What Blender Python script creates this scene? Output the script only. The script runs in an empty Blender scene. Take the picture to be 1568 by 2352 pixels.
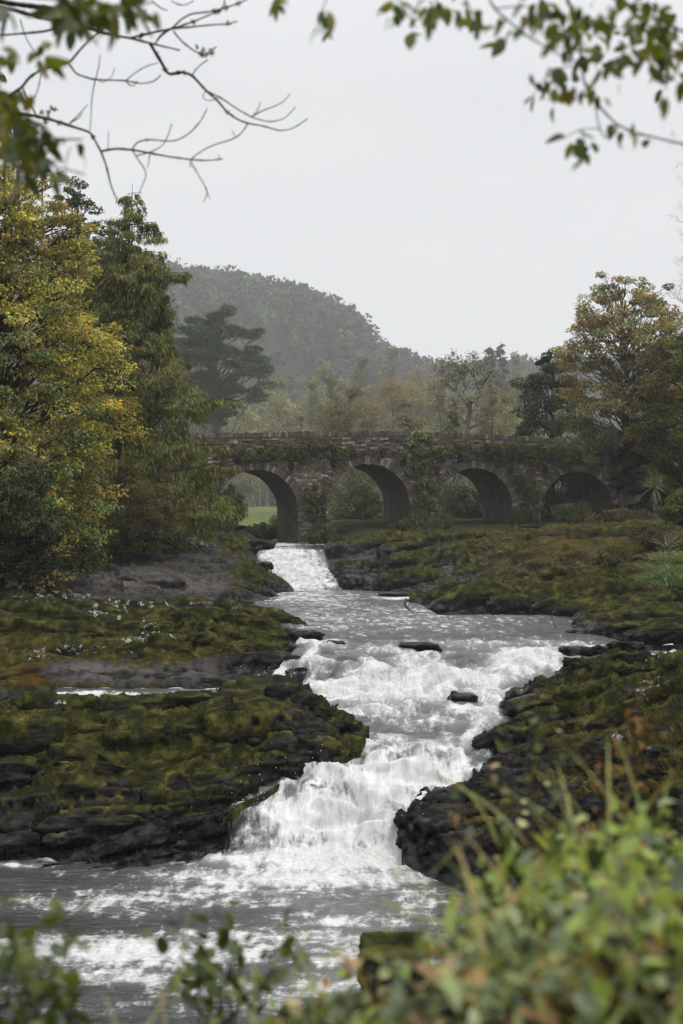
import bpy, math, random
import numpy as np
from mathutils import Vector

R = math.radians
scene = bpy.context.scene
COL = scene.collection
rng = np.random.default_rng(7)

# ------------------------------------------------------------------ camera
F, CU, CV = 3267.0, 784.0, 1176.0        # focal length and picture centre on a 1568 x 2352 grid
def P(u, v, Y):
    return np.array([(u - CU) * Y / F, Y, (CV - v) * Y / F])

cam = bpy.data.cameras.new('camera')
cam_o = bpy.data.objects.new('camera', cam)
COL.objects.link(cam_o)
cam_o.rotation_euler = (R(90), 0, 0)
cam.sensor_fit = 'VERTICAL'
cam.sensor_height = 36.0
cam.sensor_width = 24.0
cam.lens = 50.0
cam.clip_start = 0.1
cam.clip_end = 3000
cam.dof.use_dof = True
cam.dof.focus_distance = 42.0
cam.dof.aperture_fstop = 2.6
scene.camera = cam_o

# ------------------------------------------------------------------ sky and sun
world = bpy.data.worlds.new('World')
scene.world = world
world.use_nodes = True
wn = world.node_tree
wn.nodes.clear()
wo = wn.nodes.new('ShaderNodeOutputWorld')
bg = wn.nodes.new('ShaderNodeBackground')
bg.inputs['Strength'].default_value = 0.1
sky = wn.nodes.new('ShaderNodeTexSky')
sky.sky_type = 'NISHITA'
sky.sun_disc = False
sky.sun_elevation = R(64)
sky.sun_rotation = R(110)
sky.air_density = 1.0
sky.dust_density = 4.0
tc = wn.nodes.new('ShaderNodeTexCoord')
mp = wn.nodes.new('ShaderNodeMapping')
mp.inputs['Scale'].default_value = (1.0, 1.0, 2.6)
nz = wn.nodes.new('ShaderNodeTexNoise')
nz.inputs['Scale'].default_value = 2.2
nz.inputs['Detail'].default_value = 3.0
nz.inputs['Roughness'].default_value = 0.45
rp = wn.nodes.new('ShaderNodeValToRGB')
rp.color_ramp.elements[0].position = 0.3
rp.color_ramp.elements[0].color = (6.0, 6.12, 6.34, 1)
rp.color_ramp.elements[1].position = 0.7
rp.color_ramp.elements[1].color = (6.85, 6.92, 7.02, 1)
mx = wn.nodes.new('ShaderNodeMix')
mx.data_type = 'RGBA'
mx.inputs['Factor'].default_value = 0.94
wn.links.new(tc.outputs['Generated'], mp.inputs['Vector'])
wn.links.new(mp.outputs['Vector'], nz.inputs['Vector'])
wn.links.new(nz.outputs['Fac'], rp.inputs['Fac'])
# a clouded sky is brightest overhead and again low down where the cloud thins
sx = wn.nodes.new('ShaderNodeSeparateXYZ')
wn.links.new(tc.outputs['Generated'], sx.inputs[0])
gr = wn.nodes.new('ShaderNodeValToRGB')
ge = gr.color_ramp.elements
ge[0].position = 0.0; ge[0].color = (1.14, 1.14, 1.13, 1)
ge[1].position = 1.0; ge[1].color = (2.5, 2.5, 2.5, 1)
for p_, c_ in ((0.10, 1.08), (0.28, 0.99), (0.45, 1.2), (0.7, 1.9)):
    e_ = ge.new(p_); e_.color = (c_, c_, c_, 1)
wn.links.new(sx.outputs['Z'], gr.inputs['Fac'])
ml = wn.nodes.new('ShaderNodeMix'); ml.data_type = 'RGBA'; ml.blend_type = 'MULTIPLY'
ml.inputs['Factor'].default_value = 1.0
wn.links.new(rp.outputs['Color'], ml.inputs['A']); wn.links.new(gr.outputs['Color'], ml.inputs['B'])
wn.links.new(sky.outputs['Color'], mx.inputs['A'])
wn.links.new(ml.outputs['Result'], mx.inputs['B'])
wn.links.new(mx.outputs['Result'], bg.inputs['Color'])
wn.links.new(bg.outputs['Background'], wo.inputs['Surface'])

sun = bpy.data.lights.new('sun', 'SUN')
sun.energy = 1.5
sun.angle = R(18)
sun.color = (1.0, 0.96, 0.90)
sun_o = bpy.data.objects.new('sun', sun)
COL.objects.link(sun_o)
sun_o.rotation_euler = (R(26), 0, R(70))

vs = scene.view_settings
vs.view_transform = 'Standard'
vs.look = 'None'
vs.exposure = 0.33
vs.gamma = 1.0
vs.use_curve_mapping = False
cy = scene.cycles
cy.use_denoising = True
try:
    cy.denoiser = 'OPENIMAGEDENOISE'
    cy.denoising_input_passes = 'RGB_ALBEDO_NORMAL'
    cy.denoising_prefilter = 'ACCURATE'
except Exception:
    pass
cy.max_bounces = 6
cy.diffuse_bounces = 3
cy.glossy_bounces = 2
cy.transmission_bounces = 3
cy.volume_bounces = 1
cy.transparent_max_bounces = 6
cy.caustics_reflective = False
cy.caustics_refractive = False
cy.use_adaptive_sampling = True
cy.adaptive_threshold = 0.02

# ------------------------------------------------------------------ helpers
def sm(a, b, x):
    t = np.clip((x - a) / (b - a), 0, 1)
    return t * t * (3 - 2 * t)

def _hash(ix, iy, iz, seed):
    h = (ix.astype(np.uint32) * np.uint32(374761393) + iy.astype(np.uint32) * np.uint32(668265263)
         + iz.astype(np.uint32) * np.uint32(2246822519) + np.uint32((seed * 3266489917) & 0xFFFFFFFF))
    h ^= h >> np.uint32(13)
    h *= np.uint32(1274126177)
    h ^= h >> np.uint32(16)
    return h

_g = np.random.default_rng(1).normal(size=(256, 3))
_g /= np.linalg.norm(_g, axis=1)[:, None]

def perlin(p, seed=0):
    p = np.asarray(p, float)
    i = np.floor(p).astype(np.int64)
    f = p - i
    w = f * f * f * (f * (f * 6 - 15) + 10)
    out = np.zeros(len(p))
    for dx in (0, 1):
        for dy in (0, 1):
            for dz in (0, 1):
                h = _hash(i[:, 0] + dx, i[:, 1] + dy, i[:, 2] + dz, seed) & np.uint32(255)
                g = _g[h]
                d = g[:, 0] * (f[:, 0] - dx) + g[:, 1] * (f[:, 1] - dy) + g[:, 2] * (f[:, 2] - dz)
                ww = (w[:, 0] if dx else 1 - w[:, 0]) * (w[:, 1] if dy else 1 - w[:, 1]) * (w[:, 2] if dz else 1 - w[:, 2])
                out += ww * d
    return out * 1.5

def fbm(p, octv=4, seed=0, gain=0.5, lac=2.03):
    a, s, t = 1.0, 0.0, 0.0
    q = np.asarray(p, float)
    for o in range(octv):
        s = s + a * perlin(q, seed + o * 17)
        t += a
        a *= gain
        q = q * lac + 3.7
    return s / t

def worley(p, seed=0):
    """cell value, F1, F2-F1"""
    i = np.floor(p).astype(np.int64)
    f1 = np.full(len(p), 9.0); f2 = f1.copy(); val = np.zeros(len(p))
    for dx in (-1, 0, 1):
        for dy in (-1, 0, 1):
            for dz in (-1, 0, 1):
                c = i + (dx, dy, dz)
                h = _hash(c[:, 0], c[:, 1], c[:, 2], seed)
                fx = (h & np.uint32(1023)) / 1023.0
                fy = ((h >> np.uint32(10)) & np.uint32(1023)) / 1023.0
                fz = ((h >> np.uint32(20)) & np.uint32(1023)) / 1023.0
                d = np.sqrt((c[:, 0] + fx - p[:, 0]) ** 2 + (c[:, 1] + fy - p[:, 1]) ** 2 + (c[:, 2] + fz - p[:, 2]) ** 2)
                nearer = d < f1
                f2 = np.where(nearer, f1, np.minimum(f2, d))
                val = np.where(nearer, (fx * 7.13 + fy * 3.7 + fz * 5.9) % 1.0, val)
                f1 = np.where(nearer, d, f1)
    return val, f1, f2 - f1

class MB:
    def __init__(self):
        self.v, self.q, self.t, self.c, self.n = [], [], [], [], 0
    def add(self, v, q=None, t=None, c=None):
        v = np.asarray(v, float).reshape(-1, 3)
        if q is not None and len(q): self.q.append(np.asarray(q, np.int64).reshape(-1, 4) + self.n)
        if t is not None and len(t): self.t.append(np.asarray(t, np.int64).reshape(-1, 3) + self.n)
        if c is not None: self.c.append(np.broadcast_to(np.asarray(c, float), (len(v), 3)))
        self.v.append(v)
        self.n += len(v)
    def tube(self, pts, rad, sides=5, c=None):
        pts = np.asarray(pts, float); k = len(pts)
        rad = np.broadcast_to(np.asarray(rad, float), (k,))
        d = np.gradient(pts, axis=0)
        d /= np.linalg.norm(d, axis=1)[:, None] + 1e-9
        ref = np.array([0.31, 0.17, 0.93]) if abs(d[:, 2]).mean() < 0.8 else np.array([0.93, 0.31, 0.1])
        a = np.cross(d, ref); a /= np.linalg.norm(a, axis=1)[:, None] + 1e-9
        b = np.cross(d, a)
        th = np.arange(sides) * 2 * math.pi / sides
        ring = pts[:, None] + rad[:, None, None] * (a[:, None] * np.cos(th)[None, :, None] + b[:, None] * np.sin(th)[None, :, None])
        idx = np.arange(k * sides).reshape(k, sides)
        q = np.stack([idx[:-1], np.roll(idx[:-1], -1, 1), np.roll(idx[1:], -1, 1), idx[1:]], -1).reshape(-1, 4)
        self.add(ring.reshape(-1, 3), q, None, c)
    def mesh(self, name, loc=(0, 0, 0), smooth=True, attrs=None):
        v = np.concatenate(self.v) - np.asarray(loc, float)
        me = bpy.data.meshes.new(name)
        me.vertices.add(len(v))
        me.vertices.foreach_set('co', v.astype(np.float32).ravel())
        lv, ls, pos = [], [], 0
        if self.q:
            q = np.concatenate(self.q); lv.append(q.ravel()); ls.append(np.arange(len(q)) * 4 + pos); pos += len(q) * 4
        if self.t:
            t = np.concatenate(self.t); lv.append(t.ravel()); ls.append(np.arange(len(t)) * 3 + pos); pos += len(t) * 3
        lv = np.concatenate(lv); ls = np.concatenate(ls)
        me.loops.add(len(lv)); me.loops.foreach_set('vertex_index', lv.astype(np.int32))
        me.polygons.add(len(ls)); me.polygons.foreach_set('loop_start', ls.astype(np.int32))
        me.polygons.foreach_set('use_smooth', np.full(len(ls), smooth))
        if self.c:
            c = np.concatenate(self.c)
            at = me.attributes.new('Col', 'FLOAT_COLOR', 'POINT')
            at.data.foreach_set('color', np.concatenate([c, np.ones((len(c), 1))], 1).astype(np.float32).ravel())
        for k, a in (attrs or {}).items():
            at = me.attributes.new(k, 'FLOAT', 'POINT')
            at.data.foreach_set('value', np.asarray(a, np.float32).ravel())
        me.update(calc_edges=True)
        me.validate()
        return me

def link(name, me, mat=None, parent=None, loc=(0, 0, 0)):
    o = bpy.data.objects.new(name, me)
    COL.objects.link(o)
    o.location = loc
    if parent is not None: o.parent = parent
    if mat is not None and me is not None and not me.materials: me.materials.append(mat)
    return o

def tag(o, label, cat, group=None, kind=None):
    o['label'] = label
    o['category'] = cat
    if group: o['group'] = group
    if kind: o['kind'] = kind
    return o

def thing(name, label, cat, loc, group=None):
    o = bpy.data.objects.new(name, None)
    o.empty_display_size = 0.2
    COL.objects.link(o)
    o.location = loc
    return tag(o, label, cat, group)

def kind(o, k, label=None):
    o['kind'] = k
    if label: o['label'] = label
    return o

# ------------------------------------------------------------------ materials
class NT:
    def __init__(self, name):
        self.m = bpy.data.materials.new(name); self.m.use_nodes = True
        self.t = self.m.node_tree; self.t.nodes.clear()
        self.out = self.t.nodes.new('ShaderNodeOutputMaterial')
    def n(self, kind_, **kw):
        nd = self.t.nodes.new(kind_)
        for k, v in kw.items():
            if hasattr(nd, k) and not k[0].isupper(): setattr(nd, k, v)
        return nd
    def l(self, a, b): self.t.links.new(a, b)
    def val(self, nd, key, x):
        if hasattr(x, 'node') or isinstance(x, bpy.types.NodeSocket): self.l(x, nd.inputs[key])
        else: nd.inputs[key].default_value = x
    def math(self, op, a, b=0.0, c=0.0, clamp=False):
        nd = self.n('ShaderNodeMath', operation=op); nd.use_clamp = clamp
        self.val(nd, 0, a); self.val(nd, 1, b)
        if op in ('MULTIPLY_ADD',): self.val(nd, 2, c)
        return nd.outputs[0]
    def mixc(self, f, a, b, blend='MIX'):
        nd = self.n('ShaderNodeMix'); nd.data_type = 'RGBA'; nd.blend_type = blend
        self.val(nd, 'Factor', f)
        for k, x in (('A', a), ('B', b)):
            if isinstance(x, bpy.types.NodeSocket): self.l(x, nd.inputs[k])
            else: nd.inputs[k].default_value = (*x, 1) if len(x) == 3 else x
        return nd.outputs['Result']
    def noise(self, scale, detail=4, rough=0.55, vec=None, dist=0.0, stretch=None):
        nd = self.n('ShaderNodeTexNoise')
        nd.inputs['Scale'].default_value = scale; nd.inputs['Detail'].default_value = detail
        nd.inputs['Roughness'].default_value = rough; nd.inputs['Distortion'].default_value = dist
        if vec is None: vec = self.pos()
        if stretch:
            mpn = self.n('ShaderNodeMapping'); mpn.inputs['Scale'].default_value = stretch
            self.l(vec, mpn.inputs['Vector']); vec = mpn.outputs[0]
        self.l(vec, nd.inputs['Vector'])
        return nd.outputs['Fac']
    def pos(self):
        if not hasattr(self, '_p'): self._p = self.n('ShaderNodeNewGeometry')
        return self._p.outputs['Position']
    def attr(self, name, out='Fac'):
        nd = self.n('ShaderNodeAttribute'); nd.attribute_name = name
        return nd.outputs[out]
    def ramp(self, f, stops):
        nd = self.n('ShaderNodeValToRGB'); e = nd.color_ramp.elements
        while len(e) < len(stops): e.new(0.5)
        for i, (p, c) in enumerate(stops): e[i].position = p; e[i].color = (*c, 1) if len(c) == 3 else c
        self.l(f, nd.inputs['Fac'])
        return nd.outputs['Color']
    def step(self, f, a, b):
        nd = self.n('ShaderNodeMapRange'); nd.interpolation_type = 'SMOOTHSTEP'
        self.val(nd, 'Value', f); nd.inputs['From Min'].default_value = a; nd.inputs['From Max'].default_value = b
        return nd.outputs['Result']
    def bump(self, h, strength, dist, normal=None):
        nd = self.n('ShaderNodeBump'); nd.inputs['Strength'].default_value = strength; nd.inputs['Distance'].default_value = dist
        self.l(h, nd.inputs['Height'])
        if normal is not None: self.l(normal, nd.inputs['Normal'])
        return nd.outputs['Normal']
    def bsdf(self, col, rough=0.8, spec=0.3, normal=None, **kw):
        b = self.n('ShaderNodeBsdfPrincipled')
        self.val(b, 'Base Color', col if isinstance(col, bpy.types.NodeSocket) else (*col, 1))
        self.val(b, 'Roughness', rough); self.val(b, 'Specular IOR Level', spec)
        for k, v in kw.items(): self.val(b, k, v)
        if normal is not None: self.l(normal, b.inputs['Normal'])
        return b.outputs[0]
    def done(self, sh):
        self.l(sh, self.out.inputs['Surface']); return self.m

def mat_rock():
    n = NT('wet_mossy_rock')
    geo = n.n('ShaderNodeNewGeometry'); n._p = geo
    sep = n.n('ShaderNodeSeparateXYZ'); n.l(geo.outputs['Normal'], sep.inputs[0])
    nzv = sep.outputs['Z']
    big = n.noise(1.1, 6, 0.62)
    mid = n.noise(3.4, 6, 0.6)
    fine = n.noise(22, 5, 0.7)
    strata = n.noise(3.0, 5, 0.65, stretch=(1.0, 1.0, 5.0))
    rockc = n.ramp(strata, [(0.3, (0.004, 0.004, 0.004)), (0.5, (0.020, 0.019, 0.018)), (0.66, (0.050, 0.047, 0.044)), (0.85, (0.10, 0.093, 0.088))])
    pale = n.attr('pale')
    rockc = n.mixc(n.math('MULTIPLY', pale, n.step(mid, 0.3, 0.6)), rockc, (0.105, 0.097, 0.092))
    mossc = n.ramp(mid, [(0.28, (0.010, 0.011, 0.0045)), (0.47, (0.023, 0.025, 0.0085)), (0.6, (0.060, 0.060, 0.017)), (0.78, (0.14, 0.134, 0.038))])
    mossg = n.ramp(fine, [(0.3, (0.45, 0.45, 0.45)), (0.7, (1.5, 1.45, 1.35))])
    mossc = n.mixc(1.0, mossc, mossg, 'MULTIPLY')
    mossc = n.mixc(1.0, mossc, n.ramp(n.noise(0.75, 4, 0.6), [(0.3, (0.45, 0.5, 0.5)), (0.5, (0.9, 0.92, 0.95)), (0.7, (1.25, 1.2, 1.1))]), 'MULTIPLY')
    mossc = n.mixc(n.math('MULTIPLY', n.attr('rust'), n.step(big, 0.4, 0.6)), mossc, (0.085, 0.045, 0.009))
    # moss sits on ledges and tops
    mm = n.math('ADD', n.math('MULTIPLY', nzv, 0.26), n.math('MULTIPLY', big, 1.05))
    mm = n.math('ADD', mm, n.math('MULTIPLY', mid, 0.45))
    mm = n.math('ADD', mm, n.math('MULTIPLY', n.attr('moss'), 0.62))
    moss = n.step(mm, 1.00, 1.18)
    wet = n.attr('wet')
    wetm = n.step(n.math('ADD', wet, n.math('MULTIPLY', n.math('SUBTRACT', big, 0.5), 0.8)), 0.42, 0.72)
    col = n.mixc(moss, rockc, mossc)
    # pale lichen blotches
    vor = n.n('ShaderNodeTexVoronoi'); vor.inputs['Scale'].default_value = 4.2; n.l(geo.outputs['Position'], vor.inputs['Vector'])
    lm = n.math('ADD', n.math('MULTIPLY', n.attr('lichen'), 0.5), n.math('MULTIPLY', n.noise(3.2, 5, 0.68), 0.9))
    lm = n.step(n.math('ADD', lm, n.math('MULTIPLY', fine, 0.35)), 0.93, 0.985)
    lm = n.math('MULTIPLY', lm, n.step(vor.outputs['Distance'], 0.62, 0.4))
    col = n.mixc(n.math('MULTIPLY', lm, 0.85), col, (0.36, 0.355, 0.34))
    dark = n.mixc(1.0, col, (0.24, 0.24, 0.245), 'MULTIPLY')
    col = n.mixc(wetm, col, dark)
    rgh = n.math('MULTIPLY_ADD', wetm, -0.58, 0.9)
    rgh = n.math('ADD', rgh, n.math('MULTIPLY', n.math('SUBTRACT', mid, 0.5), 0.3), clamp=True)
    spec = n.math('MULTIPLY_ADD', n.math('MULTIPLY', wetm, n.step(mid, 0.45, 0.62)), 0.22, 0.02)
    h = n.math('ADD', n.math('MULTIPLY', mid, 0.6), n.math('MULTIPLY', fine, 0.4))
    nm = n.bump(h, 0.9, 0.07)
    return n.done(n.bsdf(col, rgh, spec, nm))

def mat_water():
    n = NT('river_water')
    foam = n.attr('foam'); turb = n.attr('turb'); fall = n.attr('fall')
    lace = n.noise(2.2, 7, 0.66, stretch=(1.0, 0.42, 1.0), dist=0.7)
    lace = n.mixc(n.step(turb, 0.12, 0.35), n.noise(1.7, 7, 0.64, stretch=(0.7, 1.25, 1.0), dist=0.9), lace)
    cells = n.noise(4.6, 6, 0.62, stretch=(1.15, 0.42, 0.6), dist=0.5)
    fine = n.noise(17, 5, 0.65)
    streak = n.noise(4.5, 6, 0.62, stretch=(2.4, 0.35, 0.5), dist=0.5)
    pat = n.math('ADD', n.math('MULTIPLY', lace, 0.52), n.math('MULTIPLY', cells, 0.38))
    pat = n.math('ADD', pat, n.math('MULTIPLY', n.mixc(fall, fine, streak), 0.18))
    m = n.math('ADD', n.math('MULTIPLY', foam, 0.55), n.math('MULTIPLY', n.math('SUBTRACT', pat, 0.54), 1.7))
    m = n.math('MULTIPLY_ADD', m, 1.0, 0.0)
    mask = n.step(m, 0.22, 0.50)
    fcol = n.ramp(n.math('ADD', n.math('MULTIPLY', cells, 0.5), n.math('MULTIPLY', n.mixc(fall, fine, streak), 0.5)),
                  [(0.28, (0.28, 0.285, 0.285)), (0.45, (0.45, 0.455, 0.452)), (0.60, (0.60, 0.605, 0.60))])
    peat = n.ramp(lace, [(0.3, (0.014, 0.015, 0.015)), (0.7, (0.045, 0.047, 0.045))])
    aer_glare = n.math('MULTIPLY', n.step(foam, 0.15, 0.85), n.math('MULTIPLY_ADD', turb, 0.75, 0.2))
    aer_glare = n.math('MULTIPLY', aer_glare, n.math('MULTIPLY_ADD', fall, -0.75, 1.0))
    wcol = n.mixc(aer_glare, peat, (0.30, 0.305, 0.285))  # pale of aerated water, raised to hold sky glare in the base colour
    # ripples on the open water
    r1 = n.noise(1.6, 4, 0.6, stretch=(0.55, 1.5, 1.0), dist=0.3)
    r2 = n.noise(7.0, 4, 0.65, stretch=(0.6, 1.3, 1.0), dist=0.3)
    r3 = n.noise(15.0, 3, 0.6, stretch=(0.6, 1.3, 1.0))
    h = n.math('ADD', n.math('ADD', n.math('MULTIPLY', r1, 0.6), n.math('MULTIPLY', r2, 0.34)), n.math('MULTIPLY', r3, 0.1))
    nm = n.bump(h, 0.6, 0.17)
    w = n.bsdf(wcol, 0.10, 0.5, nm, IOR=1.33)
    hf = n.math('ADD', n.math('MULTIPLY', cells, 0.5), n.math('MULTIPLY', n.mixc(fall, fine, streak), 0.5))
    nf = n.bump(hf, 0.7, 0.10)
    f = n.bsdf(fcol, 0.85, 0.2, nf)
    mixn = n.n('ShaderNodeMixShader'); n.l(mask, mixn.inputs[0]); n.l(w, mixn.inputs[1]); n.l(f, mixn.inputs[2])
    return n.done(mixn.outputs[0])

def mat_leaf(name, trans=0.3, rough=0.55, spec=0.12, cols=None):
    n = NT(name)
    if cols is None:
        c = n.attr('Col', 'Color')
    else:
        oi = n.n('ShaderNodeObjectInfo')
        c = n.ramp(oi.outputs['Random'], [(i / max(1, len(cols) - 1), k) for i, k in enumerate(cols)])
        v = n.noise(18, 3, 0.6)
        c = n.mixc(1.0, c, n.ramp(v, [(0.3, (0.7, 0.7, 0.7)), (0.7, (1.25, 1.2, 1.1))]), 'MULTIPLY')
    p = n.bsdf(c, rough, spec)
    tr = n.n('ShaderNodeBsdfTranslucent')
    n.l(n.mixc(1.0, c, (1.25, 1.2, 0.7), 'MULTIPLY'), tr.inputs['Color'])
    mixn = n.n('ShaderNodeMixShader'); mixn.inputs[0].default_value = trans
    n.l(p, mixn.inputs[1]); n.l(tr.outputs[0], mixn.inputs[2])
    return n.done(mixn.outputs[0])

def mat_bark(name, a, b, scale=9):
    n = NT(name)
    f = n.noise(scale, 5, 0.65, stretch=(1, 1, 0.35))
    c = n.ramp(f, [(0.3, a), (0.7, b)])
    nm = n.bump(f, 0.6, 0.03)
    return n.done(n.bsdf(c, 0.9, 0.06, nm))

def mat_stone(name, attr=False):
    n = NT(name)
    if attr: base = n.attr('Col', 'Color')
    else:
        oi = n.n('ShaderNodeObjectInfo')
        base = n.ramp(oi.outputs['Random'], [(0.0, (0.075, 0.064, 0.052)), (0.35, (0.115, 0.10, 0.083)), (0.65, (0.125, 0.10, 0.082)), (0.88, (0.17, 0.155, 0.133)), (1.0, (0.27, 0.255, 0.228))])
    f = n.noise(7, 6, 0.7)
    g = n.noise(28, 4, 0.7)
    base = n.mixc(1.0, base, n.ramp(f, [(0.3, (0.45, 0.45, 0.43)), (0.7, (1.4, 1.38, 1.35))]), 'MULTIPLY')
    mossm = n.step(n.noise(1.3, 6, 0.7), 0.5, 0.66)
    base = n.mixc(n.math('MULTIPLY', mossm, 0.65), base, (0.045, 0.046, 0.018))
    base = n.mixc(n.math('MULTIPLY', n.step(g, 0.64, 0.7), 0.6), base, (0.42, 0.41, 0.39))
    nm = n.bump(n.math('ADD', f, n.math('MULTIPLY', g, 0.5)), 0.6, 0.03)
    return n.done(n.bsdf(base, 0.9, 0.05, nm))

def mat_plain(name, cols, scale, rough=0.9, bump=0.03, spec=0.05, stretch=None):
    n = NT(name)
    f = n.noise(scale, 6, 0.68, stretch=stretch)
    k = len(cols) - 1
    c = n.ramp(f, [(0.28 + 0.44 * i / k, cc) for i, cc in enumerate(cols)])
    nm = n.bump(f, 0.7, bump)
    return n.done(n.bsdf(c, rough, spec, nm))

M = {}
M['rock'] = mat_rock()
M['water'] = mat_water()
M['leaf'] = mat_leaf('foliage', 0.3)
M['needle'] = mat_leaf('conifer_foliage', 0.2, 0.6, 0.08)
M['bark'] = mat_bark('brown_bark', (0.018, 0.015, 0.012), (0.065, 0.055, 0.043))
M['palebark'] = mat_bark('pale_lichened_bark', (0.10, 0.095, 0.085), (0.30, 0.29, 0.26))
M['greybark'] = mat_bark('grey_bark', (0.05, 0.046, 0.04), (0.14, 0.13, 0.115))
M['twig'] = mat_bark('lichened_twig_bark', (0.022, 0.019, 0.016), (0.085, 0.078, 0.062), 40)
M['stone'] = mat_stone('rubble_stone')
M['stonemass'] = mat_stone('rubble_stonework', True)
M['mortar'] = mat_plain('old_mortar', [(0.035, 0.032, 0.026), (0.085, 0.078, 0.064), (0.17, 0.155, 0.135)], 2.2)
M['barrel'] = mat_plain('arch_lining', [(0.03, 0.028, 0.026), (0.08, 0.07, 0.062), (0.16, 0.125, 0.105)], 1.7)
M['iron'] = mat_plain('dark_iron', [(0.008, 0.008, 0.009), (0.02, 0.02, 0.022)], 9, 0.6, 0.01)
M['ground'] = mat_plain('damp_earth', [(0.016, 0.017, 0.008), (0.034, 0.036, 0.014), (0.06, 0.058, 0.022)], 1.4, 0.95, 0.1)
M['meadow'] = mat_plain('meadow_grass', [(0.06, 0.08, 0.03), (0.095, 0.12, 0.045), (0.14, 0.16, 0.065)], 1.2, 0.95, 0.08)
M['hill'] = mat_plain('hillside_soil', [(0.012, 0.016, 0.011), (0.025, 0.03, 0.02)], 0.2, 0.95, 0.3)
M['blade'] = mat_leaf('grass_blade', 0.3, 0.5, 0.3)

# ------------------------------------------------------------------ foliage builder
def leaf_quads(mb, c, d, nrm, L, W, col, droop=0.25):
    """one kite-shaped leaf per row, folded a little along its spine"""
    N = len(c)
    d = d / (np.linalg.norm(d, axis=1)[:, None] + 1e-9)
    s = np.cross(d, nrm); s /= np.linalg.norm(s, axis=1)[:, None] + 1e-9
    u = np.cross(s, d)
    L = np.broadcast_to(np.asarray(L, float), (N,))[:, None]; W = np.broadcast_to(np.asarray(W, float), (N,))[:, None]
    v = np.empty((N, 4, 3))
    v[:, 0] = c - d * L * 0.5
    v[:, 1] = c + s * W * 0.5 + u * W * 0.12
    v[:, 2] = c + d * L * 0.5 - u * L * droop
    v[:, 3] = c - s * W * 0.5 + u * W * 0.12
    q = np.arange(N * 4).reshape(N, 4)
    mb.add(v.reshape(-1, 3), q, None, np.repeat(col, 4, 0))

def pal(r, N, cols, w=None, jit=0.22):
    cols = np.asarray(cols, float)
    i = r.choice(len(cols), N, p=None if w is None else np.asarray(w) / np.sum(w))
    return cols[i] * np.exp(r.normal(0, jit, (N, 1))) * np.exp(r.normal(0, 0.06, (N, 3)))

def unit(r, N):
    d = r.normal(size=(N, 3)); return d / np.linalg.norm(d, axis=1)[:, None]

def clump_fill(mb, r, cc, cr, n, L, W, cols, w=None, flat=0.6, updown=0.0, tint=None, nrm_up=1.0, out=None, droop=0.25, shell=0.5):
    """leaves in each of the clumps: cc centres, cr radii, n leaves each"""
    K = len(cc)
    n = np.broadcast_to(np.asarray(n), (K,)).astype(int)
    idx = np.repeat(np.arange(K), n); N = len(idx)
    d = unit(r, N)
    rad = r.random(N) ** (1 / 3.0); rad = rad * (1 - shell) + shell * (0.75 + 0.25 * rad)
    lump = 0.75 + 0.5 * perlin(d * 1.7 + idx[:, None] * 5.3, 3)
    off = d * (rad * lump)[:, None] * cr[idx][:, None]
    off[:, 2] *= flat
    c = cc[idx] + off
    dirs = d * 0.7 + unit(r, N) * 0.6
    if out is not None: dirs = dirs + out[idx] * 0.7
    dirs[:, 2] += updown
    nr = unit(r, N) * 0.75; nr[:, 2] += nrm_up
    col = pal(r, N, cols, w)
    if tint is not None: col = col * tint[idx]
    leaf_quads(mb, c, dirs, nr, L * (0.7 + 0.6 * r.random(N)), W * (0.7 + 0.6 * r.random(N)), col, droop)

def bez(a, b, sag, k=6, r=None, jit=0.0):
    t = np.linspace(0, 1, k)[:, None]
    p = a + (b - a) * t + np.array([0, 0, 1.0]) * sag * (4 * t * (1 - t))
    if r is not None and jit:
        j = r.normal(0, jit, (k, 3)); j[0] = 0; j[-1] = 0; p = p + j
    return p

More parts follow.
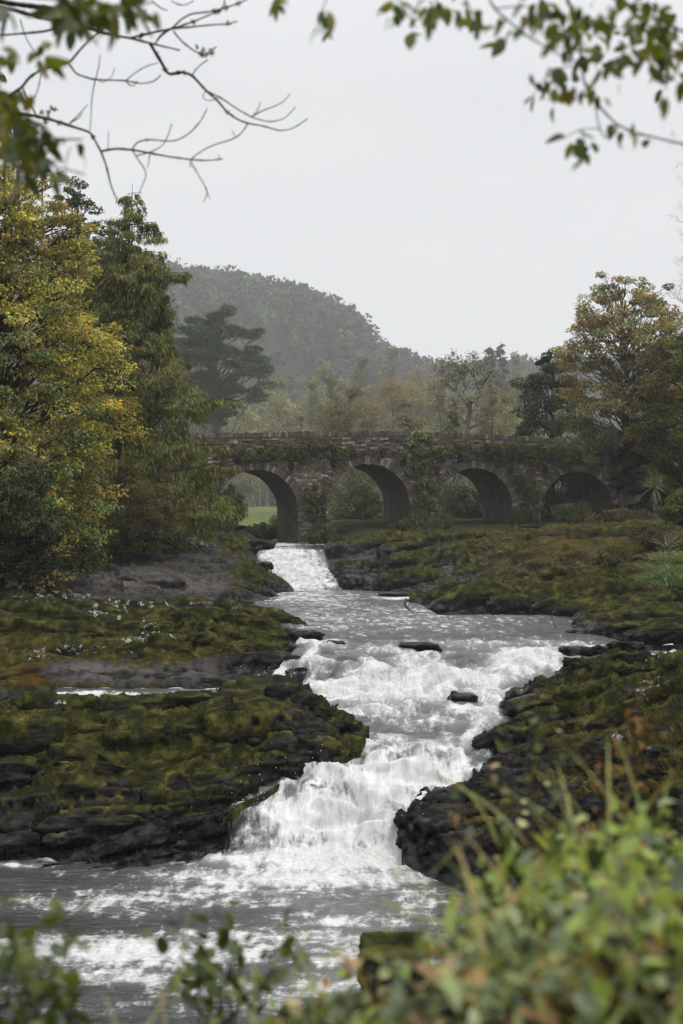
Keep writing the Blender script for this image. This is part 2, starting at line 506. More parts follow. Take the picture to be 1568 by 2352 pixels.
def broadleaf(name, label, base, H, prof, seed, nclump=220, cr=(0.5, 0.9), per=120, L=0.12, W=0.08, cols=None, w=None,
              flat=0.55, trunk_r=0.2, limb=0.35, lean=(0, 0), bark='bark', mat='leaf', group=None, front=0.6, inner=0.45,
              tops=None, cat='tree', droop=0.25, updown=-0.15, tintj=0.18, nup=1.0, crown_name='crown', bare=0.0, limb_r=1.0, grad=None):
    r = np.random.default_rng(seed)
    base = np.asarray(base, float)
    zs = np.array([p[0] for p in prof]); rs = np.array([p[1] for p in prof])
    wz = np.interp(np.linspace(0, 1, 200), zs, rs) + 0.15
    zf = r.choice(np.linspace(0, 1, 200), nclump, p=wz / wz.sum())
    ang = r.uniform(0, 2 * math.pi, nclump)
    fr = r.random(nclump) < front
    ang[fr] = r.uniform(math.pi * 0.92, math.pi * 2.08, fr.sum())
    rad = (inner + (1 - inner) * r.random(nclump) ** 0.5)
    env = np.interp(zf, zs, rs)
    env = env * (1 + 0.45 * perlin(np.stack([np.cos(ang) * 1.6, np.sin(ang) * 1.6, zf * 6], 1), seed))
    dirx = np.stack([np.cos(ang), np.sin(ang), np.zeros(nclump)], 1)
    crr = r.uniform(cr[0], cr[1], nclump) * np.clip(0.45 + env / max(rs), 0.5, 1.15)
    axis = lambda z: np.stack([lean[0] * z ** 1.5, lean[1] * z ** 1.5, H * z], -1)
    cc = axis(zf) + dirx * np.maximum(env * rad - crr * 0.5, 0)[:, None]
    cc[:, 2] += r.normal(0, 0.02 * H, nclump)
    mt = MB()
    tz = np.linspace(0, 0.93, 9)
    tp = axis(tz); tp[1:, :2] += r.normal(0, trunk_r * 0.5, (8, 2))
    mt.tube(tp, trunk_r * (1.15 - tz) ** 0.8, 8)
    for k in range(nclump):
        if r.random() > limb: continue
        z0 = max(0.08, zf[k] - r.uniform(0.08, 0.25))
        a = np.array([np.interp(z0, tz, tp[:, j]) for j in range(3)])
        mt.tube(bez(a, cc[k], r.uniform(-0.02, 0.06) * H * 0.5, 7, r, 0.05 * np.linalg.norm(cc[k] - a) * 0.5),
                np.linspace(trunk_r * 0.32, trunk_r * 0.05, 7) * limb_r, 5)
        if r.random() < 0.8:
            for _ in range(3):
                e = cc[k] + unit(r, 1)[0] * crr[k] * np.array([1, 1, flat + 0.2])
                mt.tube(bez(a * 0.35 + cc[k] * 0.65, e, 0.05, 5, r, 0.05), np.linspace(trunk_r * 0.11, trunk_r * 0.03, 5) * limb_r, 4)
    root = thing(name, label, cat, base, group)
    link('trunk', mt.mesh(name + '_trunk'), M[bark], root)
    mc = MB()
    keep = r.random(nclump) >= bare
    tint = np.exp(r.normal(0, tintj, (nclump, 1))) * np.exp(r.normal(0, 0.05, (nclump, 3)))
    if grad is not None:      # kinds of leaf colour change with height and side of the crown
        tint = tint * grad(zf, ang, r)
    clump_fill(mc, r, cc[keep], crr[keep], per, L, W, cols, w, flat, updown, tint[keep], nup, dirx[keep], droop)
    link(crown_name, mc.mesh(name + '_crown'), M[mat], root)
    return root

def copy_tree(root, loc, scale, rz, label=None, group=None):
    c = root.copy(); COL.objects.link(c)
    c.location = loc; c.scale = (scale, scale, scale) if np.isscalar(scale) else scale
    c.rotation_euler = (0, 0, rz)
    if label: c['label'] = label
    if group: c['group'] = group
    for ch in root.children:
        d = ch.copy(); COL.objects.link(d); d.parent = c
    return c

def cedar(name, label, base, trunks, prof, seed, nb=150, cols=None, spray=26, sl=0.32, sw=0.055, droop=0.5, trunk_r=0.2,
          front=0.6, cat='conifer', group=None, azi=None, bark='bark', rise=0.12, hang=1.0):
    """conifer with arching boughs hung with sprays; trunks = (dx, dy, height)"""
    r = np.random.default_rng(seed)
    zs = np.array([p[0] for p in prof]); rs = np.array([p[1] for p in prof])
    mt, mc = MB(), MB()
    for ti, (tx, ty, H) in enumerate(trunks):
        tz = np.linspace(0, 1, 8)
        tp = np.stack([tx * np.minimum(1, tz * 3), ty * np.minimum(1, tz * 3), H * tz], 1)
        tp[1:, :2] += r.normal(0, 0.04, (7, 2))
        mt.tube(tp, trunk_r * (1.05 - tz) ** 0.85 * (1 if ti == 0 else 0.55), 7)
        k_b = int(nb if ti == 0 else nb * 0.4)
        zmin = 0.04 if ti == 0 else 0.45
        for zf in np.sort(zmin + (0.985 - zmin) * r.random(k_b) ** 0.85):
            a = r.uniform(0, 2 * math.pi)
            if r.random() < front: a = r.uniform(math.pi * 0.95, math.pi * 2.05)
            Lb = np.interp(zf, zs, rs) * r.uniform(0.55, 1.12) * (1 if ti == 0 else 0.5)
            if azi: Lb *= azi(a, zf)
            d = np.array([math.cos(a), math.sin(a), 0])
            p0 = np.array([np.interp(zf, tz, tp[:, j]) for j in range(3)])
            t = np.linspace(0, 1, 8)[:, None]
            pts = p0 + d * Lb * t + np.array([0, 0, 1.0]) * Lb * (rise * 2 * t - droop * t ** 2.2)
            pts[1:] += r.normal(0, 0.03 * Lb, (7, 3)) * np.array([1, 1, 0.5])
            mt.tube(pts, np.linspace(0.035, 0.008, 8) * (0.4 + 0.25 * Lb), 4)
            ns = max(4, int(spray * Lb))
            tt = 0.12 + 0.9 * r.random(ns) ** 0.8
            c0 = np.stack([np.interp(tt, t[:, 0], pts[:, j]) for j in range(3)], 1)
            side = np.cross(d, [0, 0, 1.0])
            lat = r.normal(0, 0.17 * Lb ** 0.7, ns) * (1.15 - tt)
            c0 = c0 + side * lat[:, None]
            c0[:, 2] -= np.abs(lat) * 0.35 + r.random(ns) * 0.12
            m = 4
            c = np.repeat(c0, m, 0); N = len(c)
            hd = d * 0.45 + side * (np.sign(np.repeat(lat, m)) * 0.35)[:, None] + unit(r, N) * 0.38
            hd[:, 2] -= hang
            hd /= np.linalg.norm(hd, axis=1)[:, None]
            Ls = sl * r.uniform(0.55, 1.3, N)
            c = c + hd * (Ls * 0.5)[:, None] + r.normal(0, 0.05, (N, 3))
            tint = np.exp(r.normal(0, 0.15))
            leaf_quads(mc, c, hd, unit(r, N) + d, Ls, sw * r.uniform(0.6, 1.5, N), pal(r, N, cols[0], cols[1]) * tint, 0.1)
    root = thing(name, label, cat, base, group)
    link('trunk', mt.mesh(name + '_trunk'), M[bark], root)
    link('crown', mc.mesh(name + '_crown'), M['needle'], root)
    return root

def grow(mb, r, p, d, L, rad, depth, spread=0.7, curl=0.25, up=0.15, kids=3, sides=5, tips=None):
    k = 6
    pts = [np.asarray(p, float)]
    d = d / np.linalg.norm(d)
    for i in range(k):
        d = d + r.normal(0, curl, 3) * 0.5; d[2] += up * 0.3; d /= np.linalg.norm(d)
        pts.append(pts[-1] + d * L / k)
    pts = np.array(pts)
    mb.tube(pts, np.linspace(rad, rad * 0.5, k + 1), sides)
    if tips is not None and depth <= 1: tips.append(pts[-1]); tips.append(pts[3])
    if depth <= 0: return
    for j in range(kids):
        t = r.uniform(0.4, 1.0) if j else 1.0
        i = int(t * k)
        nd = d + unit(r, 1)[0] * spread
        grow(mb, r, pts[i], nd, L * r.uniform(0.55, 0.8), rad * 0.5, depth - 1, spread, curl, up, kids, max(3, sides - 1), tips)

# ------------------------------------------------------------------ lie of the land
WY = [8, 22.2, 22.7, 23.6, 24.6, 25.4, 26.6, 28.5, 30.0, 31.0, 31.8, 32.6, 34.4, 36, 60, 61, 62.5, 66, 68.3, 70, 74, 125, 400]
WZ = [-5.45, -5.45, -5.38, -5.02, -4.62, -4.34, -4.23, -4.07, -3.93, -3.80, -3.62, -3.43, -3.22, -3.20, -3.20, -3.12, -2.80, -2.62, -2.15, -2.0, -1.96, -1.9, -1.7]
def zw(Y): return np.interp(Y, WY, WZ)
def cl(Y): return np.interp(Y, [8, 20, 24, 30, 35, 41, 46, 50, 58, 66, 75, 88, 100, 125, 200], [-4, -2.6, -0.6, 1.1, 1.9, 2.4, 1.0, 0, -1.2, -2.3, -2.4, -4.6, -8, -16, -40])
def hw(Y): return np.interp(Y, [8, 20, 24, 30, 35, 41, 46, 50, 58, 66, 75, 88, 125], [4.2, 4.0, 2.0, 2.2, 3.4, 3.8, 3.2, 2.6, 2.1, 1.5, 2.4, 2.6, 3])
def gz(x, y):
    left = np.interp(y, [10, 22, 30, 38, 45, 54, 60, 68, 75, 90, 120, 300], [-5.6, -5.6, -5.0, -4.4, -4.0, -3.4, -3.0, -2.5, -2.1, -0.9, -0.5, 1.0])
    right = np.interp(y, [10, 16, 25, 35, 45, 52, 60, 68, 76, 84, 95, 150, 300], [-5.2, -5.3, -5.0, -4.6, -4.4, -4.0, -3.4, -3.0, -2.6, -1.9, -0.6, 0.4, 1.0])
    tgt = np.where(x < cl(y), left, right)
    dist = np.abs(x - cl(y)) - hw(y)
    bed = zw(y) - 0.8
    z = bed + (tgt - bed) * sm(-0.6, 4.5, dist)
    zc = np.interp(y, [0, 3, 6, 9, 10.5, 12.5], [-1.6, -1.75, -2.4, -3.12, -3.5, -6.8])
    zc = zc - sm(0.1, -1.8, x) * 0.9 * sm(2, 8, y) + sm(0.6, 4.0, x) * 0.9 * sm(1, 6, y)
    z = np.where(y < 13, np.maximum(z, zc), z)
    z = np.where(y < 7, zc, z)
    return z

def grid_mesh(X, Y, Z):
    ny, nx = X.shape
    idx = np.arange(nx * ny).reshape(ny, nx)
    q = np.stack([idx[:-1, :-1], idx[:-1, 1:], idx[1:, 1:], idx[1:, :-1]], -1).reshape(-1, 4)
    mb = MB(); mb.add(np.stack([X, Y, Z], -1).reshape(-1, 3), q)
    return mb

ys = np.concatenate([np.linspace(-60, 0, 12)[:-1], np.linspace(0, 30, 60)[:-1], np.linspace(30, 130, 90)[:-1], np.linspace(130, 400, 60)[:-1], np.linspace(400, 1600, 12)])
xs = np.concatenate([np.linspace(-1200, -60, 14)[:-1], np.linspace(-60, -14, 46)[:-1], np.linspace(-14, 14, 80)[:-1], np.linspace(14, 60, 46)[:-1], np.linspace(60, 1200, 14)])
GX, GY = np.meshgrid(xs, ys)
GZ = gz(GX, GY)
pp = np.stack([GX, GY, GX * 0], -1).reshape(-1, 3)
GZ = GZ + (0.10 * fbm(pp * 0.9, 4, 5)).reshape(GX.shape)
kind(link('ground', grid_mesh(GX, GY, GZ).mesh('ground'), M['ground']), 'structure')

# meadow beyond the bridge
mxs = np.linspace(-60, 2, 90); mys = np.linspace(101, 240, 100)
MX, MY = np.meshgrid(mxs, mys)
edge = cl(MY) - 3.4
MZ = np.maximum(gz(MX, MY) + 0.12, np.interp(MY, [101, 118, 140, 240], [-0.95, -0.62, -0.42, 0.4])) + 0.05 * fbm(np.stack([MX, MY, MX * 0], -1).reshape(-1, 3) * 0.5, 3, 9).reshape(MX.shape)
MZ = MZ - 1.5 * sm(-7.0, -3.0, MX - 0.05 * (MY - 101)) * sm(125, 104, MY)
kind(link('meadow', grid_mesh(MX, MY, MZ).mesh('meadow'), M['meadow']), 'structure')

# wooded hill
RU = [-700, 100, 330, 390, 430, 520, 590, 680, 740, 800, 830, 850, 890, 940, 1010, 1100, 1210, 1600, 2600]
RV = [575, 590, 626, 634, 642, 652, 665, 684, 712, 734, 770, 806, 826, 852, 864, 856, 856, 836, 856]
YH = 1000.0
RX = [(u - CU) * YH / F for u in RU]; RZ = [(CV - v) * YH / F - 5.5 for v in RV]
def hz(x, y):
    ridge = np.interp(x, RX, RZ)
    ridge = np.convolve(ridge.ravel(), [1], 'same').reshape(ridge.shape)
    t = sm(430, YH, y)
    return 0.5 + (ridge - 0.5) * t - 30 * sm(YH + 20, YH + 300, y) * 0
hxs = np.linspace(-520, 560, 160); hys = np.linspace(420, 1500, 110)
HX, HY = np.meshgrid(hxs, hys)
HZ = hz(HX, HY) + 2.5 * fbm(np.stack([HX, HY, HX * 0], -1).reshape(-1, 3) * 0.02, 3, 4).reshape(HX.shape) - 2.0 * sm(440, 420, HY)
kind(link('hill', grid_mesh(HX, HY, HZ).mesh('hill'), M['hill']), 'structure')

# ------------------------------------------------------------------ river
yr = np.concatenate([np.arange(9, 22, 0.07), np.arange(22, 35, 0.035), np.arange(35, 60, 0.16), np.arange(60, 75, 0.08), np.arange(75, 126, 0.5)])
tx = np.linspace(0, 1, 200)
xl = np.interp(yr, [9, 22, 30, 45, 60, 75, 90, 125], [-7.5, -7.5, -6, -3.5, -5, -7, -9.5, -22])
xr = np.interp(yr, [9, 20, 24, 30, 38, 45, 60, 75, 90, 125], [3.5, 4, 4.2, 7.5, 9.5, 9.0, 5, 3.0, 3.5, -9])
WX = xl[:, None] + (xr - xl)[:, None] * tx[None]
WYg = np.repeat(yr[:, None], 200, 1)
# the steps run slantwise across the stream
skew = 0.18 * np.sin(WX * 0.9 + 1.0) + 0.25 * perlin(np.stack([WX.ravel() * 0.6, WYg.ravel() * 0.1, WX.ravel() * 0], 1), 2).reshape(WX.shape)
inst = sm(21.5, 23, WYg) * sm(36, 33.5, WYg) + sm(59, 61, WYg) * sm(76, 72, WYg)
Yeff = WYg + skew * inst * 1.3 - 0.25 * sm(3.5, 6.0, WX) * sm(29, 31, WYg) * sm(36, 34, WYg)
WZg = zw(Yeff)
XL_ = np.interp(WYg, [21.6, 22.4, 23.2, 24, 25, 26, 27, 28, 28.5, 30.1, 30.3, 31.1, 32, 33, 34.5, 36, 38, 39.5, 41, 45, 50.8, 57, 60, 66, 70, 74, 78, 84, 100],
                [-9, -3.4, -2.7, -1.5, -0.3, 0.3, -0.4, -1.2, -7, -7, -2.8, -1.5, -0.9, -0.8, -0.6, -0.9, -1.0, -0.9, -1.6, -2.4, -2.7, -2.0, -2.3, -3.3, -3.7, -3.8, -4.4, -9, -30])
XR_ = np.interp(WYg, [10, 20, 21.5, 22, 22.6, 23.3, 24.2, 25, 26, 27.2, 28.8, 30.2, 30.7, 31.2, 33.5, 35, 37.6, 43.9, 44.4, 48, 54, 57, 58.5, 62, 66, 71, 76, 80, 100],
                [9, 9, 1.2, 1.0, 1.0, 1.25, 1.6, 2.15, 2.3, 2.7, 3.1, 3.5, 4.9, 5.4, 8.2, 6.6, 6.2, 6.6, 2.6, 2.4, 2.2, 1.6, -0.5, -0.7, -1.1, -1.3, -1.4, 1, 3])
out_ = np.maximum(XL_ - WX, WX - XR_)
WZg = WZg - 1.3 * sm(0.35, 1.1, out_)
WZg = WZg + 0.15 * sm(-0.9, -1.8, WX) * sm(28.2, 28.9, WYg) * sm(30.9, 30.2, WYg)
U = CU + F * WX / WYg
V = CV - F * WZg / WYg
FO = [  # u, v, ru, rv, amount
    (660, 1288, 55, 30, 1.0), (685, 1318, 60, 28, 1.0), (645, 1270, 40, 14, .85), (690, 1345, 70, 12, .95), (650, 1251, 60, 5, .75), (760, 1249, 70, 4, .5),
    (700, 1372, 170, 22, .58), (770, 1388, 90, 12, .55), (850, 1365, 80, 6, .4), (900, 1420, 400, 44, .5), (800, 1455, 120, 12, .38),
    (760, 1482, 45, 14, .7), (1180, 1480, 200, 22, .46), (1000, 1478, 120, 16, .42), (860, 1500, 160, 16, .38), (1330, 1487, 80, 8, .65),
    (850, 1556, 60, 28, 1.0), (960, 1545, 75, 30, 1.1), (1010, 1570, 60, 25, 1.0), (780, 1588, 90, 20, 1.0), (900, 1600, 170, 25, .85), (1080, 1568, 80, 26, 1.0),
    (1180, 1530, 60, 32, 1.05), (1250, 1525, 60, 30, .85), (1310, 1525, 40, 22, .7), (640, 1562, 70, 20, .95), (720, 1540, 50, 14, .75), (430, 1598, 70, 9, 1.0), (100, 1606, 90, 6, .7),
    (880, 1640, 170, 16, .72), (970, 1662, 130, 18, .52), (1100, 1602, 50, 20, .75), (1062, 1640, 45, 7, .9), (955, 1503, 75, 6, .85), (905, 1374, 60, 4, .8), (700, 1484, 60, 6, .85), (100, 1598, 260, 9, 1.0), (1110, 1650, 40, 25, .7), (930, 1700, 120, 25, .42), (850, 1725, 60, 12, .6),
    (880, 1790, 190, 60, 1.05), (800, 1880, 200, 75, 1.15), (655, 1860, 95, 60, .70), (560, 1915, 85, 50, .60), (970, 1765, 90, 42, .98), (1010, 1720, 60, 30, .75),
    (790, 1975, 210, 28, 1.15), (560, 1985, 130, 14, .85), (690, 2014, 300, 26, .95), (930, 2010, 60, 30, .8), (370, 1930, 70, 40, .5), (150, 1970, 60, 10, .75), (40, 1990, 80, 6, .7),
    (480, 2058, 330, 26, .66), (700, 2075, 160, 16, .6), (200, 2080, 240, 30, .58), (820, 2120, 220, 60, .52), (330, 2190, 300, 36, .92), (90, 2180, 180, 32, .9), (640, 2160, 320, 26, .72),
    (830, 2195, 180, 40, .76), (280, 2240, 170, 26, .8), (960, 2060, 80, 50, .62), (150, 2310, 260, 40, .45), (560, 2290, 260, 50, .55), (760, 2260, 140, 50, .66)]
foam = np.zeros_like(WX)
tw0 = sm(21.8, 22.6, WYg) * sm(35.5, 34, WYg) + sm(59, 61, WYg) * sm(74, 71, WYg)
for (u, v, ru, rv, a) in FO:
    e = ((U - u) / ru) ** 2 + ((V - v) / rv) ** 2
    foam = np.maximum(foam, a * np.exp(-e * 0.55))
foam = np.maximum(foam, tw0 * 0.85 * np.exp(-((out_ + 0.12) / 0.22) ** 2))      # foam collars along the rock
foam = np.where((WYg > 26.2) & (WYg < 34.5), foam * 0.90, foam)
foam = np.maximum(foam, 0.20)
pw = np.stack([WX, WYg, WZg], -1).reshape(-1, 3)
foam = np.clip(foam + 0.12 * fbm(pw * np.array([1.1, 0.7, 1]), 3, 21).reshape(WX.shape), 0, 1.15)
tw = np.interp(WYg, [9, 20, 22, 22.8, 25.5, 27, 29.5, 34, 35.5, 58, 60, 70, 73, 90], [.06, .1, .35, .9, .8, .6, 1, .8, .3, .14, .8, .8, .3, .1])
bil = lambda q, s: 1 - 2 * np.abs(perlin(q, s))
fl = sm(22.3, 22.9, WYg) * sm(25.9, 25.2, WYg)
pq = pw + 0.35 * np.stack([perlin(pw * 1.3, 51), perlin(pw * 1.3, 52), perlin(pw * 1.3, 53)], 1)
wv = (0.24 * (bil(pq * np.array([0.75, 1.1, 1.0]), 31) - 0.3) + 0.13 * (bil(pq * np.array([1.9, 2.2, 2.0]), 32) - 0.3) + 0.055 * bil(pq * np.array([5.0, 4.0, 4.0]), 33) + 0.025 * perlin(pq * np.array([13., 10, 10]), 34)).reshape(WX.shape)
blk, _, cr_ = worley(pw * np.array([1.2, 1.2, 1.6]), 35)
lump = (0.22 * (blk - 0.45) * sm(0.0, 0.25, cr_)).reshape(WX.shape) * inst * (1 - sm(-0.9, -1.8, WX) * sm(27.9, 28.5, WYg))
calm = 0.02 * fbm(pw * np.array([0.8, 1.6, 1]), 3, 36).reshape(WX.shape)
tw = tw * (1 - 0.8 * sm(-0.9, -1.8, WX) * sm(27.9, 28.5, WYg) * sm(31.2, 30.4, WYg))
dz = tw * np.clip(foam, 0.3, 1) * wv + lump * 0.8 + calm
foam = np.clip(foam + tw * 0.55 * np.clip(wv, -0.35, 0.3), 0, 1.2)      # foam gathers on the wave crests, dark water in the hollows
# humps where the current runs over boulders, and the curling wave below each
def hump(u, v, Y, ru, ry, h):
    x0 = (u - CU) * Y / F
    return h * np.exp(-((WX - x0) / ru) ** 2 - ((WYg - Y) / ry) ** 2)
dz = dz + hump(955, 1560, 30.9, 0.75, 0.45, 0.34) + hump(850, 1560, 31.0, 0.55, 0.4, 0.22) + hump(1080, 1560, 31.0, 0.7, 0.4, 0.16) \
    + hump(960, 1640, 28.9, 1.0, 0.5, 0.14) + hump(760, 1560, 31.9, 0.9, 0.35, 0.2) + hump(680, 1320, 63.5, 0.5, 0.6, 0.25) + hump(870, 1500, 33.6, 1.2, 0.4, 0.12) + hump(1180, 1500, 33.0, 1.0, 0.4, 0.15)
slope = np.gradient(WZg, axis=0) / np.gradient(WYg, axis=0)
WXf = WX + 0.04 * perlin(pw * 5.0, 41).reshape(WX.shape) * inst
WYf = WYg - dz * np.clip(slope, 0, 1.2) * 0.7
river = grid_mesh(WXf, WYf, WZg + dz).mesh('river', attrs={'foam': foam, 'turb': tw, 'fall': fl})
kind(link('river', river, M['water']), 'structure')

# ------------------------------------------------------------------ rock ledges
def resample(poly, n):
    a = np.asarray(poly, float)
    w3 = np.array([P(*p) for p in a])
    d = np.concatenate([[0], np.cumsum(np.linalg.norm(np.diff(w3, axis=0), axis=1))])
    t = np.linspace(0, d[-1], n)
    out = np.stack([np.interp(t, d, w3[:, j]) for j in range(3)], 1)
    k = max(1, n // 60)
    ker = np.ones(2 * k + 1) / (2 * k + 1)
    pad = np.pad(out, ((k, k), (0, 0)), 'edge')
    return np.stack([np.convolve(pad[:, j], ker, 'valid') for j in range(3)], 1)

def blobs(U, V, lst):
    f = np.zeros_like(U)
    for (u, v, ru, rv, a) in lst: f = np.maximum(f, a * np.exp(-(((U - u) / ru) ** 2 + ((V - v) / rv) ** 2) * 0.6))
    return f

def ledge(name, label, rows, nu, nv, seed, bed=(0.25, 0.35, 0.9), cell=(1.1, 1.1, 0.36), amp=0.22, rough=0.12, fine=0.035, moss=0.5, pillow=0.0,
          lichen=(), pale=(), rust=(), wetb=(), mossb=(), wet0=0.55, skirt=0.9, terr=None, ribs=(), sink=0.22, blocky=0.6, wlev=None, bedk=1.0, cat='rock', group=None, lich0=0.1):
    nu, nv = int(nu * 0.6), int(nv * 0.6)
    G = np.array([resample(p, nu) for p in rows])            # rows x nu x 3
    k = len(rows)
    seg = np.linalg.norm(np.diff(G, axis=0), axis=2).mean(1)
    d = np.concatenate([[0], np.cumsum(seg)]); t = np.linspace(0, d[-1], nv)
    j = np.clip(np.searchsorted(d, t, 'right') - 1, 0, k - 2)
    f = ((t - d[j]) / (d[j + 1] - d[j]))[:, None, None]
    p0, p1, p2, p3 = G[np.maximum(j - 1, 0)], G[j], G[j + 1], G[np.minimum(j + 2, k - 1)]
    S = 0.5 * ((2 * p1) + (-p0 + p2) * f + (2 * p0 - 5 * p1 + 4 * p2 - p3) * f ** 2 + (-p0 + 3 * p1 - 3 * p2 + p3) * f ** 3)
    S = 0.5 * S + 0.5 * (p1 + (p2 - p1) * f)
    B_ = S.copy()
    du = np.gradient(S, axis=1); dv = np.gradient(S, axis=0)
    N = np.cross(du, dv); N /= np.linalg.norm(N, axis=2)[..., None] + 1e-9
    flip = np.sign((N * -S).sum(-1))[..., None]; N = N * np.where(flip == 0, 1, flip)
    p = S.reshape(-1, 3)
    nb = np.asarray(bed, float); nb /= np.linalg.norm(nb)
    a1 = np.cross(nb, [0, 1.0, 0.2]); a1 /= np.linalg.norm(a1); a2 = np.cross(nb, a1)
    warp = np.stack([fbm(p * 0.55, 3, seed + 1), fbm(p * 0.55, 3, seed + 2), fbm(p * 0.55, 3, seed + 3)], 1)
    q = p + warp * 0.8
    q = np.stack([q @ a1 / cell[0], q @ a2 / cell[1], q @ nb / cell[2]], 1)
    v1, _, e1 = worley(q, seed + 5)
    v2, _, e2 = worley(q * 2.3, seed + 6)
    b = (p + warp * 0.5) @ nb / (cell[2] * 0.8)
    saw = b - np.floor(b); saw = np.where(saw < 0.82, saw / 0.82, (1 - saw) / 0.18)
    dd = amp * ((v1 - 0.5) * sm(0, 0.12, e1) * 1.1 + (v2 - 0.5) * 0.4 * sm(0, 0.12, e2) + (saw - 0.5) * 0.55) - amp * 0.5 * sm(0.07, 0, e1)
    dd = dd * (1 - pillow)
    if pillow: dd = dd + pillow * amp * (1.5 * (1 - 2 * np.abs(perlin(q * 0.55, seed + 7))) - 0.6 + 0.8 * (1 - 2 * np.abs(perlin(q * 1.3, seed + 12))))
    dd = dd + rough * fbm(p * 1.3, 4, seed + 8) + fine * fbm(p * 6.5, 3, seed + 9)
    for (tk, am2, sd2) in ((0.21, 0.07, 1), (0.085, 0.026, 2)):      # thin beds weathered back unevenly
        bb = (p @ nb) / tk * bedk + 1.1 * fbm(p * np.array([0.35, 0.8, 0.8]), 3, seed + 97 + sd2)
        fb_ = bb - np.floor(bb)
        hv = (_hash(np.floor(bb).astype(np.int64), np.floor(p[:, 0] / (tk * 5) + 0.6 * fbm(p * 0.9, 2, seed + 98)).astype(np.int64), np.zeros(len(p), np.int64), seed + sd2) & np.uint32(255)) / 255.0
        dd = dd + am2 / bedk ** 0.5 * ((hv - 0.5) * 1.5 + 0.5 * np.minimum(1, (1 - fb_) / 0.25) - 0.35) * sm(0, 0.12, np.minimum(fb_, 1 - fb_) + 0.02)
    ed = np.minimum(1, np.minimum(np.arange(nu), np.arange(nu)[::-1]) / (0.05 * nu))[None] * np.minimum(1, (nv - 1 - np.arange(nv)) / (0.07 * nv))[:, None]
    ed = ed * ed * (3 - 2 * ed)
    S = S + N * (dd.reshape(nv, nu) * (0.15 + 0.85 * ed))[..., None]
    if terr:      # stacked ledges: a steep face towards the stream, a rounded lip and a long back
        A_, sp_, yaw_, blk_ = terr
        cy_, sy_ = math.cos(yaw_), math.sin(yaw_)
        al_ = p[:, 0] * cy_ + p[:, 1] * sy_; ac_ = -p[:, 0] * sy_ + p[:, 1] * cy_
        for (am, spc, sd) in ((A_, sp_, 0), (A_ * 0.42, sp_ * 0.43, 5)):
            wv_ = 1.25 * fbm(np.stack([al_ / (sp_ * 2.2), ac_ / (sp_ * 1.3), np.full(len(p), 3.3 + sd)], 1), 3, seed + 40 + sd)
            cv, _, ce = worley(np.stack([al_ / (spc * 1.25), ac_ / (spc * 0.9), np.full(len(p), 0.5)], 1) + 0.35 * warp, seed + 50 + sd)
            ph = ac_ / spc + wv_ + blk_ * (cv - 0.5)
            f_ = ph - np.floor(ph)
            lip = np.where(f_ < 0.2, np.sin(np.clip(f_ / 0.2, 0, 1) * math.pi / 2), 1 - ((f_ - 0.2) / 0.8) ** 1.3)
            mod = 0.45 + 0.9 * sm(-0.35, 0.35, perlin(np.stack([al_ / (spc * 1.6), ac_ / spc, np.full(len(p), 9.1)], 1), seed + 60 + sd))
            hd_ = am * ((lip - 0.55) * mod - 0.16 * blk_ * sm(0.09, 0, ce))
            S[..., 2] += hd_.reshape(nv, nu) * ed
            S[..., 1] += (0.35 * am * np.sin(f_ * 2 * math.pi)).reshape(nv, nu) * ed * 0.5
    def pad(a, mode='edge'): return np.pad(a, 1, mode)
    def attrs_of(S):
        Uu = CU + F * S[..., 0] / S[..., 1]; Vv = CV - F * S[..., 2] / S[..., 1]
        wet = np.clip(1.05 - (S[..., 2] - (zw(S[..., 1]) if wlev is None else wlev)) / wet0, 0, 1)
        wet = np.maximum(wet, blobs(Uu, Vv, wetb))
        return {'wet': pad(wet), 'moss': pad(np.clip(moss + blobs(Uu, Vv, mossb) - blobs(Uu, Vv, pale) * 0.9 - 0.5 * wet, -1, 1.5)), 'lichen': pad(np.clip(lich0 + blobs(Uu, Vv, lichen) - wet, -1, 1)),
                'pale': pad(blobs(Uu, Vv, pale)), 'rust': pad(blobs(Uu, Vv, rust))}
    if ribs:
        S[..., 2] -= sink * ed
    # skirt all round so that nothing floats
    S2 = np.stack([pad(S[..., i]) for i in range(3)], -1)
    S2[0, :, 2] -= skirt * 1.2; S2[-1, :, 2] -= skirt; S2[:, 0, 2] -= skirt; S2[:, -1, 2] -= skirt
    loc = S.reshape(-1, 3).mean(0); loc[2] = S[..., 2].min()
    o = link(name, grid_mesh(S2[..., 0], S2[..., 1], S2[..., 2]).mesh(name, loc, attrs=attrs_of(S)), M['rock'], None, loc)
    # ribs of rock standing proud, each with a rounded lip and a steep face to the stream
    U0 = (CU + F * B_[..., 0] / B_[..., 1]).ravel(); V0 = (CV - F * B_[..., 2] / B_[..., 1]).ravel(); Y0 = B_[..., 1].ravel()
    for ri, (crest, dpx) in enumerate(ribs):
        cr3 = []
        for (u, v) in crest:
            i = np.argmin((U0 - u) ** 2 + ((V0 - v) * 1.6) ** 2)
            cr3.append((u, v, Y0[i] - 0.05))
        xs_ = np.array([c[0] for c in cr3]); ys_ = np.array([c[2] for c in cr3])
        fit = np.polyval(np.polyfit(xs_, ys_, 1), xs_)
        cr3 = [(c[0], c[1], 0.8 * f_ + 0.2 * np.clip(c[2], f_ - 0.6, f_ + 0.6)) for c, f_ in zip(cr3, fit)]
        n_, m_ = 76, 24
        C = resample(cr3, n_)
        tt = np.linspace(0, 1, n_); tap = np.minimum(1, np.minimum(tt, 1 - tt) / 0.16); tap = np.sqrt(tap * (2 - tap))
        drop = dpx * C[:, 1] / F * (0.35 + 0.65 * tap)
        C[:, 2] -= 0.28 * (1 - tap) * drop
        ph = np.linspace(0, math.pi, m_)
        cs, sn = np.cos(ph), np.abs(np.sin(ph))
